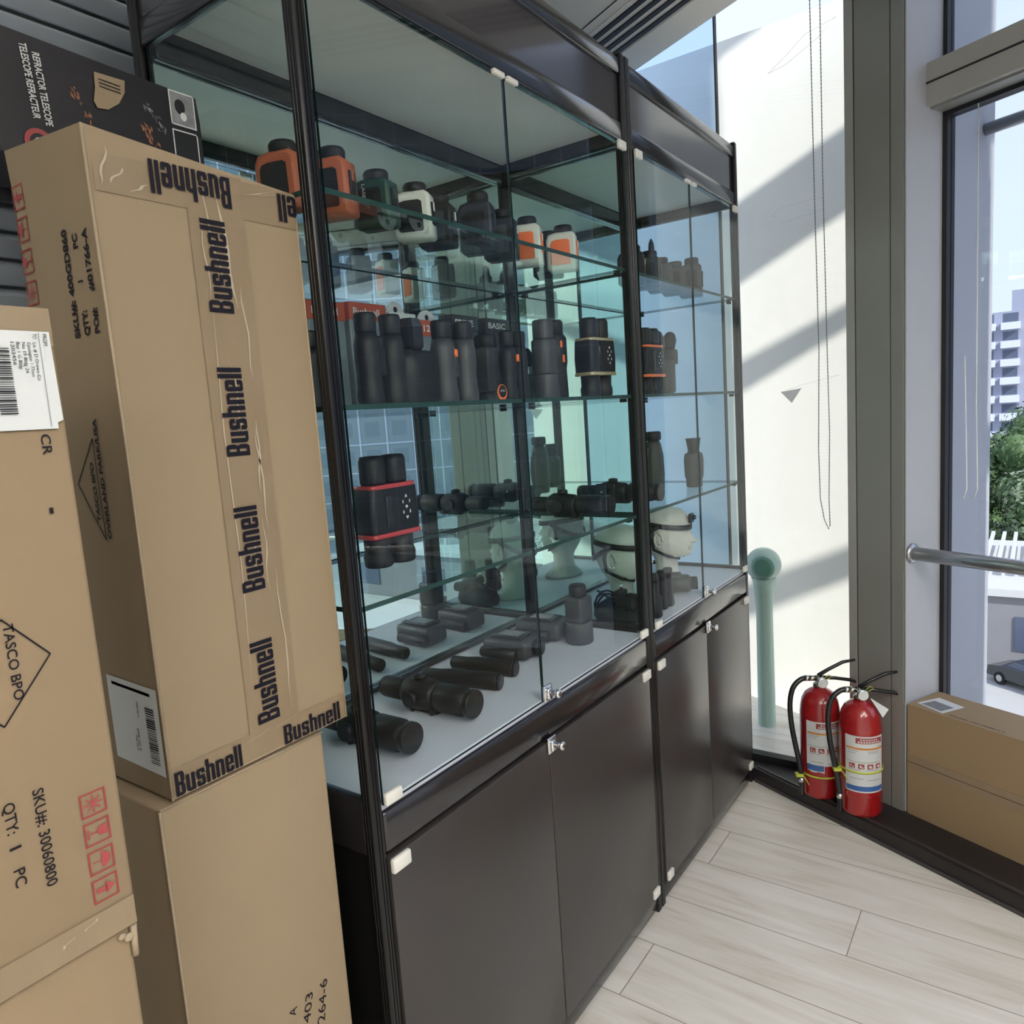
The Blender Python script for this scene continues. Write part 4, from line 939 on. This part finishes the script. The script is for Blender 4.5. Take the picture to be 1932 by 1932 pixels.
# product packs at the back of the middle shelf
def pack(x, w_, h, mt, head, body_txt, label, hang=True, y=0.30, hh=0.034):
    t = thing('product_pack', label, 'package', (x,y,ZB), 0, 'product packs at the back of the middle shelf')
    m = MB(); m.box((0,0,h/2),(w_,0.040,h),mt,0.003); m.build('pack_box', t)
    m = MB(); m.box((0,-0.0005,h-hh/2),(w_+0.0012,0.0412,hh),head,0.0005); m.build('header_strip', t)
    m = MB(); m.text(body_txt, (-w_*0.40,-0.0214,h-hh*0.72),(1,0,0),(0,0,1),hh*0.42,'print_white',bold=0.02,width=w_*0.7); m.build('lettering', t)
    if hang:
        m = MB(); m.loft([[Vector((w_*0.34*math.cos(a),yy,h+max(0,0.026*math.sin(a)))) for a in [PI*k/12 for k in range(13)]] for yy in (-0.001,0.001)],'label_white',True,False); m.lathe([(0.006,0),(0.006,0.003)],'slot','y',(0,0.0015,h+0.010),14); m.build('hang_tab', t)
    return t
pack(0.255,0.090,0.203,'pack_clear','pack_orange','Bushnell','orange topped product pack at the far left behind the tall binocular',False)
pack(0.362,0.100,0.208,'pack_clear','pack_orange','Bushnell','orange topped pack with white lettering, second from the left at the back',False)
pack(0.462,0.078,0.196,'pack_clear','label_white','25','white topped pack with hang tab behind the angular binocular')
pack(0.560,0.090,0.186,'pack_clear','pack_orange','12 MP','orange topped pack marked 12 MP with a hang tab')
pack(0.672,0.095,0.206,'pack_dark','pack_dark','PRIME','dark pack marked PRIME at the back of the middle shelf',False)
pack(0.800,0.100,0.206,'pack_dark','pack_dark','BASIC','dark pack with an orange strap in front, right of the pack marked PRIME',False)
t = thing('neck_strap', 'thin orange strap hanging down in front of the dark packs', 'strap', (0.545,0.235,ZB))
m = MB(); m.loft([[Vector((-0.012+a,0.0+b,z)) for a,b in ((0,0),(0.010,0),(0.010,0.002),(0,0.002))] for a_,z in ((0,0.001),(0,0.05),(0,0.12))],'orange',True,False); m.box((-0.007,0.001,0.128),(0.016,0.004,0.020),'orange',0.001); m.build('strap_band', t)
m = MB(); m.box((-0.007,0.001,0.149),(0.012,0.005,0.022),'label_white',0.001); m.build('strap_tag', t)

# ---- scopes lying towards the door
def thermal_scope(x, y0, y1, z, label, r=0.028, knobs=True, name='thermal_scope'):
    t = thing(name, label, 'scope', (x,y0,z), 0, 'rifle scopes lying in the cabinets'); L = y1-y0; zc = r+0.006
    m = MB(); m.lathe([(r*0.93,0),(r,0.002),(r,L*0.25),(r*0.93,L*0.27),(r*0.86,L*0.34)],'rubber','y',(0,L*0.34,zc),32)
    o = None
    m.lathe([(r*0.98,-0.0006),(r*0.98,0.0002)],'grey_plastic','y',(0,0,zc),32) if False else None
    m.build('objective_tube', t)
    m = MB(); m.lathe([(r*0.955,0),(r*0.97,0.002),(r*0.97,0.010),(r*0.955,0.012)],'rubber_gloss','y',(0,0.004,zc),32); m.build('lens_cap', t)
    m = MB(); m.loft([[Vector((r*1.02*math.cos(2*PI*k/20)*q*(1.0 if abs(math.cos(2*PI*k/20))<0.7 else 1.0), yy, zc+r*1.05*q*math.sin(2*PI*k/20))) for k in range(20)] for yy,q in ((L*0.36,0.75),(L*0.40,0.98),(L*0.55,1.12),(L*0.66,1.10),(L*0.72,0.82))],'rubber'); m.build('housing', t)
    m = MB(); m.lathe([(r*0.70,0),(r*0.78,L*0.04),(r*0.78,L*0.22),(r*0.66,L*0.27)],'rubber','y',(0,L*0.99,zc),24); m.build('eyepiece', t)
    m = MB(); m.lathe([(0.013,0),(0.014,0.008),(0.012,0.012)],'rubber','z',(0,L*0.55,zc+r*1.02),18); m.box((0,L*0.55,zc+r*1.02+0.013),(0.012,0.006,0.002),'grey_plastic',0.0005)
    m.lathe([(0.016,0),(0.016,0.012),(0.013,0.015)],'rubber','x',(-r*1.05-0.012,L*0.55,zc),18); m.build('turret', t)
    m = MB(); m.box((0,L*0.50,0.004),(0.024,L*0.30,0.008),'rubber',0.002); m.lathe([(0.007,-0.020),(0.007,0.020)],'rubber','x',(0,L*0.38,0.008),12); m.lathe([(0.007,-0.020),(0.007,0.020)],'rubber','x',(0,L*0.60,0.008),12); m.build('mount', t)
    return t
thermal_scope(0.338,0.070,0.305,ZK,'large black scope with big round lens cap lying second from the left post',r=0.029)
thermal_scope(0.168,0.075,0.300,ZK,'large black scope nearest the front left post, partly hidden by it',r=0.029)
def tube_mono(x, y0, y1, r, rotz, label):
    t = thing('tube_monocular', label, 'monocular', (x,y0,ZK), rotz, 'slim black tube monoculars'); L = y1-y0
    m = MB(); m.lathe([(r*0.6,-L),(r*0.85,-L+0.004),(r*0.85,-L*0.75),(r,-L*0.6),(r,-0.004),(r*0.92,0)],'rubber','y',(0,0,r+0.0005),24); m.build('barrel', t)
    m = MB(); m.lathe([(r*0.80,0),(r*0.95,0.003),(r*0.80,0.004)],'rubber_gloss','y',(0,0,r+0.0005),24); m.lathe([(r*0.6,0.0042),(r*0.6,0.0048)],'glass_lens','y',(0,0,r+0.0005),24); m.build('front_lens', t)
tube_mono(0.492,0.118,0.310,0.0185,0.18,'slim black tube monocular lying right of the big capped scope')
tube_mono(0.575,0.135,0.300,0.0180,0.14,'slim black tube monocular behind its twin, nearer the door edge')
def handheld(x, y, rot, label, k=1.0):
    t = thing('handheld_camera', label, 'handheld camera', (x,y,ZK), rot, 'boxy handheld viewers on the counter')
    m = MB(); m.box((0,0,0.026*k),(0.072*k,0.125*k,0.046*k),'grey_plastic',0.010); m.lathe([(0.012*k,0.0),(0.014*k,0.004),(0.014*k,0.10*k)],'rubber','y',(-0.040*k,0.060*k,0.018*k),20); m.build('body', t)
    m = MB(); m.box((0.004*k,0,0.0525*k),(0.056*k,0.085*k,0.007*k),'rubber_gloss',0.002); m.box((0.004*k,0,0.0565*k),(0.038*k,0.058*k,0.001),'print_grey'); m.build('screen', t)
    m = MB(); m.lathe([(0.016*k,0),(0.021*k,0.004),(0.021*k,0.014*k),(0.018*k,0.018*k)],'rubber','y',(0.012*k,-0.060*k,0.026*k),22); m.lathe([(0.014*k,0),(0.014*k,0.001)],'glass_lens','y',(0.012*k,-0.078*k,0.026*k),22); m.build('front_lens', t)
handheld(0.690,0.225,0.05,'boxy handheld viewer with a flat screen on top, centre of the counter',1.0)
handheld(0.845,0.235,0.10,'boxy handheld viewer with a flat screen on top, nearer the mirror',1.0)
t = thing('spotting_scope', 'bulky dark spotting scope standing upright on the counter near the cabinet joint', 'scope', (0.850,0.125,ZK), F, 'spotting scopes')
m = MB(); m.lathe([(0.030,0),(0.034,0.004),(0.034,0.05),(0.030,0.056)],'grey_plastic','z',n=24); m.box((0,0,0.088),(0.056,0.052,0.066),'grey_plastic',0.008); m.build('body', t)
m = MB(); m.lathe([(0.020,0.12),(0.022,0.124),(0.022,0.145),(0.018,0.150)],'rubber','z',n=24); m.build('eyepiece', t)

# ---- lower glass shelf, long devices
thermal_scope(0.915,0.060,0.300,ZC,'long black scope lying on the lower shelf left of the cabinet joint',r=0.026)
t = thermal_scope(1.185,0.045,0.300,ZC,'long black scope with side buttons on the lower shelf right of the joint',r=0.026)
m = MB(); m.box((-0.030,0.150,0.036),(0.010,0.060,0.046),'rubber',0.003)
for k in range(3): m.lathe([(0.0028,0),(0.0028,0.002)],'print_white','x',(-0.0372,0.136+0.012*k,0.036),8)
m.build('button_panel', t)
t = thing('rail_mount', 'short black rail accessory on top of the lower shelf scopes', 'mount', (1.06,0.19,ZC), 0)
m = MB(); m.box((0,0,0.012),(0.030,0.120,0.024),'rubber',0.004)
for k in range(7): m.box((0,-0.048+0.016*k,0.026),(0.024,0.007,0.006),'rubber',0.001)
m.build('rail', t)

# ---- mannequin heads wearing head harnesses
def head(x, y, rot, label, k=1.0):
    t = thing('mannequin_head', label, 'mannequin head', (x,y,ZK), rot, 'white mannequin heads'); 
    # profile sections: (z, front(-y), back(+y), half width)
    S = [(0.000,0.060,0.060,0.078),(0.010,0.058,0.058,0.074),(0.030,0.034,0.042,0.046),(0.055,0.030,0.038,0.037),(0.078,0.032,0.042,0.037),(0.090,0.048,0.048,0.042),
         (0.098,0.076,0.054,0.046),(0.108,0.079,0.060,0.050),(0.118,0.078,0.066,0.054),(0.130,0.079,0.072,0.057),(0.142,0.077,0.077,0.060),(0.156,0.074,0.080,0.062),(0.170,0.071,0.083,0.064),
         (0.184,0.076,0.085,0.066),(0.198,0.077,0.085,0.067),(0.214,0.073,0.081,0.065),(0.230,0.062,0.070,0.057),(0.242,0.044,0.052,0.042),(0.249,0.020,0.026,0.022),(0.251,0.004,0.006,0.006)]
    n = 32; rings = []
    for z, f, b, w_ in S:
        ring = []
        for i in range(n):
            a = 2*PI*i/n; cx = math.cos(a); sy = math.sin(a)
            px = w_*cx*(1 if abs(cx)<0.0 else 1); py = (b if sy > 0 else f)*sy
            if 0.095 < z < 0.235 and sy < 0: px *= 1.0-0.10*abs(sy)
            # eye sockets
            for sx_ in (-1,1):
                dd = ((px-sx_*0.024)/0.014)**2 + ((z-0.171)/0.012)**2
                if sy < -0.3: py += 0.007*math.exp(-dd)
            if sy < -0.4: py -= 0.0035*math.exp(-((px/0.018)**2+((z-0.128)/0.006)**2)) - 0.002*math.exp(-((px/0.02)**2+((z-0.120)/0.003)**2))
            ring.append(Vector((px*k,py*k,z*k)))
        rings.append(ring)
    m = MB(); m.loft(rings,'mannequin')
    # nose
    m.loft([[Vector((k*w_*cx_,k*(-0.064-d*(1-abs(cx_))),k*z)) for cx_ in (-1,-0.5,0,0.5,1)]+[Vector((0.6*k*w_,k*-0.050,k*z)),Vector((-0.6*k*w_,k*-0.050,k*z))] for z,w_,d in ((0.133,0.008,0.014),(0.137,0.015,0.030),(0.142,0.014,0.036),(0.152,0.010,0.028),(0.166,0.008,0.017),(0.180,0.007,0.012))],'mannequin')
    # lips
    m.ell((0,-0.0785*k,0.1245*k),(0.019*k,0.006*k,0.0035*k),'mannequin'); m.ell((0,-0.077*k,0.1175*k),(0.017*k,0.006*k,0.004*k),'mannequin')
    for s_ in (-1,1):
        m.tube([Vector((s_*0.066*k,(0.004+0.013*math.cos(a))*k,(0.152+0.022*math.sin(a))*k)) for a in [i*PI/8-2.2 for i in range(15)]],0.0038*k,'mannequin',8)
        m.ell((s_*0.062*k,0.006*k,0.152*k),(0.005*k,0.010*k,0.016*k),'mannequin')
    m.build('bust', t)
    m = MB()
    def band(pts, w_, mt='rubber'):
        P = [Vector(p)*k for p in pts]; rings = []
        for i, p in enumerate(P):
            tt = (P[min(i+1,len(P)-1)]-P[max(i-1,0)]).normalized(); nrm = Vector((p.x,p.y*0.6,0 if abs(p.z-0.25*k)>0.03 else 1)).normalized(); s_ = tt.cross(nrm).normalized()
            rings.append([p+s_*w_/2, p+s_*w_/2+nrm*0.003, p-s_*w_/2+nrm*0.003, p-s_*w_/2])
        m.loft(rings, mt)
    band([(0.068*math.cos(a),(0.083 if math.sin(a)>0 else 0.078)*math.sin(a),0.196+0.010*math.sin(a)) for a in [i*2*PI/28 for i in range(29)]],0.016)
    band([(0.069*math.cos(a),0.087*math.sin(a),0.196-0.050*math.sin(a)) for a in [i*PI/14 for i in range(15)]],0.014)
    for s_ in (-1,1): band([(s_*0.068,0.018,0.192),(s_*0.067,0.026,0.160),(s_*0.062,0.022,0.120),(s_*0.048,-0.020,0.098),(s_*0.02,-0.046,0.088)],0.010)
    m.box((0,-0.082*k,0.214*k),(0.034,0.010,0.030),'rubber',0.003); m.box((s_*0.0,-0.090*k,0.216*k),(0.016,0.012,0.014),'rubber',0.002)
    m.build('head_harness', t)
head(1.195,0.175,CR_(4),'white mannequin head with black straps right behind the post between the cabinets',0.98)
head(1.512,0.170,CR_(4),'white mannequin head further right, seen in profile through the narrower cabinet door',1.02)
# ---- counter goods near the joint and in the second cabinet
t = thing('head_mount_goggles', 'black night goggles with loose head straps lying beside the first mannequin head', 'goggles', (1.066,0.125,ZK), 0.0)
m = MB(); rr = random.Random(3)
m.loft([[Vector((0.040*q*math.cos(2*PI*i/18)*(1+0.10*math.sin(3*i)),0.075*q*math.sin(2*PI*i/18)*(1+0.08*math.cos(2*i)),z)) for i in range(18)] for z,q in ((0,0.92),(0.012,1.0),(0.030,0.96),(0.046,0.78),(0.056,0.45))],'rubber'); m.build('padded_pouch', t)
m = MB()
for a in ((-0.030,-0.045),(0.016,-0.050)): m.lathe([(0.014,0),(0.017,0.006),(0.015,0.045)],'rubber','y',(a[0],a[1]+0.030,0.058),18)
m.box((0,-0.004,0.072),(0.060,0.026,0.024),'rubber',0.006); m.lathe([(0.004,0),(0.005,0.018)],'chrome','z',(0.02,0,0.080),10); m.build('goggle_body', t)
m = MB()
for k in range(4):
    p = [Vector((0.036*math.cos(a)+0.008*rr.random()-0.006,0.07*math.sin(a),0.050+0.024*math.sin(2*a+k)+0.008*k*0.5)) for a in [k*0.8+i*0.35 for i in range(8)]]; m.tube(p,0.0032,'rubber',6)
m.build('head_strap', t)
monocular(1.128,0.050,ZK,F,[(0.022,0),(0.025,0.004),(0.024,0.055),(0.019,0.062),(0.019,0.100),(0.017,0.118),(0.014,0.122)],'tall black monocular standing on the counter against the joint post')
roof_bino(1.235,0.060,ZK,F,0.112,'compact black binocular on the counter just right of the joint',r=0.015,sep=0.019,group='binoculars on the counter')
t = thing('night_scope', 'dark lumpy night scope on the counter below the profile mannequin head', 'scope', (1.400,0.090,ZK), 0.5, 'night scopes')
m = MB(); m.lathe([(0.022,0),(0.028,0.006),(0.028,0.060),(0.022,0.068)],'olive','y',(0,0.03,0.030),22); m.box((0,0.012,0.052),(0.038,0.050,0.024),'olive',0.006); m.build('body', t)
m = MB(); m.lathe([(0.016,0),(0.020,0.004),(0.020,0.022)],'rubber','y',(0,-0.036,0.030),20); m.build('front_lens', t)
t = thing('paper_card', 'small cream card lying at the far left of the counter behind the scopes', 'card', (0.205,0.24,ZK), 0.3)
m = MB(); m.box((0,0,0.0006),(0.09,0.06,0.0012),'label_white'); m.build('card_sheet', t)

# ================================================================== OUTSIDE
# sunlit concrete wall beyond the glass, on its terrace
mb = MB(); mb.b2((2.6,-0.64,-0.35),(2.82,4.5,2.875),'facade'); o = mb.build('concrete_wall'); tag(o, 'pale concrete wall outside the glass, crossed by slanting bands of shade', 'wall')
mb = MB(); mb.b2((1.97,-0.28,-0.40),(2.6,4.5,-0.25),'terrace'); o = mb.build('terrace_slab'); tag(o, 'beige terrace floor outside the glass wall', 'terrace')
# unseen slabs added high above to cast the shade bands on the wall
def slat(poly, z0, label):
    pts = []
    for y, z in poly:
        t_ = (z0-z)/0.55; pts.append((2.6-0.35*t_, y-0.75*t_, z0))
    m_ = MB(); m_.prism(pts, (0,0,0.03), 'steel_tube'); o_ = m_.build('trim_canopy'); o_['kind'] = 'structure'
def bandpoly(u1, l1, y0=-0.62, y1=1.6):
    f = lambda p, y: p[0][1]+(p[1][1]-p[0][1])/(p[1][0]-p[0][0])*(y-p[0][0])
    return [(y0,f(u1,y0)),(y1,f(u1,y1)),(y1,f(l1,y1)),(y0,f(l1,y0))]
slat(bandpoly(((0.241,2.189),(-0.163,2.374)),((0.238,1.878),(-0.160,2.073))), 6.0, '')
slat(bandpoly(((0.248,1.516),(-0.157,1.690)),((0.240,1.411),(-0.156,1.616))), 6.2, '')
slat(bandpoly(((0.201,0.529),(-0.149,0.685)),((0.083,0.455),(-0.154,0.570))), 6.4, '')
slat([(0.335,-0.5),(0.335,2.805),(0.113,2.885),(0.113,3.2),(3.5,3.2),(3.5,-0.5)], 6.6, '')  # added slab that keeps the left part of the wall shaded
# round lamp on the terrace
t = thing('globe_lamp', 'pale green round lamp on a post outside, just right of the cabinets', 'lamp', (2.3,0.098,-0.25)); t.scale = (0.83,0.83,0.83)
m = MB(); m.ell((0,0,1.133),(0.085,0.085,0.085),'lamp_green',28,18); m.build('globe', t)
m = MB(); m.lathe([(0.052,0),(0.056,0.012),(0.040,0.020)],'lamp_core','z',n=28,frame=Matrix(((0,0,-1),(0,1,0),(1,0,0))),c=(-0.070,-0.022,1.135)); m.build('lamp_core', t)
m = MB(); m.lathe([(0.10,0),(0.10,0.02),(0.045,0.04),(0.040,0.90),(0.052,1.04),(0.060,1.07)],'lamp_green','z',n=24); m.build('post', t)

# far ground and the town below
GZ = -11.0
mb = MB(); mb.quad([(8,-160,GZ),(420,-300,GZ),(420,300,GZ),(8,60,GZ)],'ground'); struct(mb, 'floor_ground')
mb = MB(); mb.b2((24,-45,GZ),(36.4,12,GZ+0.04),'paving'); o = mb.build('parking_pavement'); tag(o, 'sunlit pale pavement of the parking yard below the window', 'pavement')
t = thing('low_building', 'low grey concrete building with a flat roof and white slatted pergola, beyond the parking yard', 'building', (36.5,-16,GZ))
m = MB(); m.b2((0,-24,0),(11.5,22,3.3),'concrete_low'); m.build('wall', t)
m = MB(); m.b2((-0.25,-24.2,3.3),(11.7,22.2,3.62),'white_paint'); m.build('roof_edge', t)
for k in range(9):
    m = MB(); y0 = -22+k*5.2
    for q in range(10): m.b2((2.0,y0+0.5*q,4.35),(9.5,y0+0.5*q+0.16,4.5),'white_paint')
    for q in (0,4.5): 
        m.b2((2.1,y0+q,3.6),(2.3,y0+q+0.2,4.35),'white_paint'); m.b2((9.2,y0+q,3.6),(9.4,y0+q+0.2,4.35),'white_paint')
    m.build('pergola', t)
for k in range(7):
    m = MB(); m.b2((-0.06,-23.4+6.2*k,0.9),(0.05,-21.4+6.2*k,2.4),'tower_glass'); m.build('window', t)
def tree(x, y, h, r, pale, label):
    t = thing('leafy_tree', label, 'tree', (x,y,GZ), 0, 'trees beyond the parking yard'); rr = random.Random(int(x*7+y*13))
    m = MB(); m.tube([(0,0,0),(0.1,0,h*0.4),(0,0.1,h*0.7)],[0.22,0.16,0.08],'bark',8); m.build('trunk', t)
    m = MB(); blobs = [(rr.uniform(-r*0.55,r*0.55),rr.uniform(-r*0.55,r*0.55),h*rr.uniform(0.24,0.84),r*rr.uniform(0.50,0.68)) for _ in range(11)]
    for bx_, by_, bz_, br_ in blobs:
        m.ell((bx_,by_,bz_),(br_*0.66,br_*0.66,br_*0.66),'leaf',12,8)
        for _ in range(520):
            d = Vector((rr.gauss(0,1),rr.gauss(0,1),rr.gauss(0,1))).normalized(); p = Vector((bx_,by_,bz_))+d*br_*rr.uniform(0.68,1.08)
            u_ = d.orthogonal().normalized(); u_.rotate(Matrix.Rotation(rr.uniform(0,6.28),3,d)); v_ = (d.cross(u_)+d*rr.uniform(-0.6,0.6)).normalized(); L = rr.uniform(0.22,0.46)
            m.quad([p-u_*L*0.5, p+v_*L*0.28, p+u_*L*0.6, p-v_*L*0.28], pale if rr.random()<0.5 else 'leaf')
    m.build('foliage', t)
TR = [(53,-1.2,7.6,2.6,'leaf_pale'),(53,4.6,8.0,2.5,'leaf_pale'),(60.5,1.4,9.3,2.8,'leaf'),(70,-1.5,10.5,3.2,'leaf'),(70,6.5,10.2,3.2,'leaf'),(53,-7.6,7.8,2.6,'leaf_pale'),(61,-6.5,9.0,2.8,'leaf'),(54,-14,8.2,2.7,'leaf'),(53,-20.5,7.8,2.6,'leaf_pale'),(56,-27,8.4,2.7,'leaf'),(55,-34,8.0,2.6,'leaf'),(55,11.5,8.4,2.7,'leaf')]
TL_ = ['nearest pale leafed tree right at the window edge','pale leafed tree just left of the nearest one, mostly behind the jamb','darker tree standing between the two front pale trees','dark green tree at the back directly under the apartment tower','dark tree at the back left behind the pale trees','pale leafed tree next along to the right of the window view','dark green tree behind the right hand pale tree','round dark tree beyond the low roof, right of the view','pale bushy tree well to the right beyond the low roof','tall dark tree far right beyond the low building','last dark tree at the far right of the row','dark tree at the left end of the row']
for a, lb in zip(TR, TL_): tree(*a, lb)
def tower(x, y, w_, d_, h, label, rot=0.0, fl=3.0, bay=3.4, tile='tower'):
    t = thing('apartment_tower', label, 'building', (x,y,GZ), rot)
    m = MB(); m.b2((0,-w_/2,0),(d_,w_/2,h),tile); m.b2((2,-w_*0.30,h),(d_-2,-w_*0.10,h+3.5),tile); m.b2((2,w_*0.12,h),(d_-2,w_*0.36,h+2.4),tile); m.build('wall', t)
    nb = int(w_/bay); nf = int(h/fl)
    for b in range(nb):
        y0 = -w_/2+b*bay+0.5
        if b%3 == 2:
            m = MB()
            for f in range(nf): m.b2((-0.05,y0+0.4,f*fl+1.0),(0.06,y0+1.9,f*fl+2.4),'tower_glass')
            m.build('window_column', t)
        else:
            m = MB()
            for f in range(nf):
                m.b2((-1.1,y0,f*fl),(0.0,y0+bay-0.7,f*fl+1.15),'tower_light'); m.b2((-0.05,y0+0.3,f*fl+1.3),(0.06,y0+bay-1.0,f*fl+2.7),'tower_glass')
            m.build('balcony_column', t)
tower(150,6,30,16,24.0,'pale apartment tower with stacked white balconies far beyond the trees')
tower(150,-32,34,16,29,'wide apartment tower further right behind the trees')
# tiled office facade seen mirrored in the cabinet glass
t = thing('office_block', 'tall grey office block with a grid of pale joints, far right across the street', 'building', (60,-55,GZ), CR_(-42))
m = MB(); m.b2((0,-36,0),(14,36,50),'tile_wall'); m.build('wall', t)
for b in range(24):
    m = MB(); y0 = -35.2+2.95*b
    m.b2((-0.10,y0,0.5),(0.02,y0+0.16,49),'tower_light')
    for f in range(15): m.b2((-0.06,y0+0.16,1.0+3.1*f),(0.03,y0+2.95,1.12+3.1*f),'tower_light'); m.b2((-0.03,y0+0.7,1.9+3.1*f),(0.03,y0+2.3,3.5+3.1*f),'tile_glass')
    m.build('window_column', t)
# parked car
def car(x, y, rot, label):
    t = thing('parked_car', label, 'car', (x,y,GZ+0.04), rot)
    m = MB()
    side_ = [(-2.2,0.35),(-2.15,0.75),(-1.5,0.92),(-0.9,1.38),(0.6,1.42),(1.35,0.98),(2.1,0.85),(2.2,0.35)]
    m.loft([[Vector((p[0],yy*(0.82 if p[1]>1.2 else 1.0),p[1])) for p in side_] for yy in (-0.88,-0.8,0.8,0.88)],'car_paint'); m.build('body', t)
    m = MB(); m.loft([[Vector((p[0],yy,p[1])) for p in ((-1.35,0.98),(-0.85,1.32),(0.55,1.36),(1.15,1.0))] for yy in (-0.83,0.83)],'tower_glass',True,False); m.build('side_windows', t)
    for wx in (-1.4,1.35):
        for wy in (-0.8,0.8):
            m = MB(); m.lathe([(0.33,-0.12),(0.33,0.12)],'tyre','y',(wx,wy,0.33),20); m.lathe([(0.18,-0.13),(0.18,0.13)],'steel_tube','y',(wx,wy,0.33),14); m.build('wheel', t)
    t.scale = (0.72,0.72,0.80)
car(34.3,-0.9,CR_(52),'dark parked car in the yard just below the tall window')
car(33.0,-6.5,CR_(52),'dark parked car in the next bay to the right of the other')
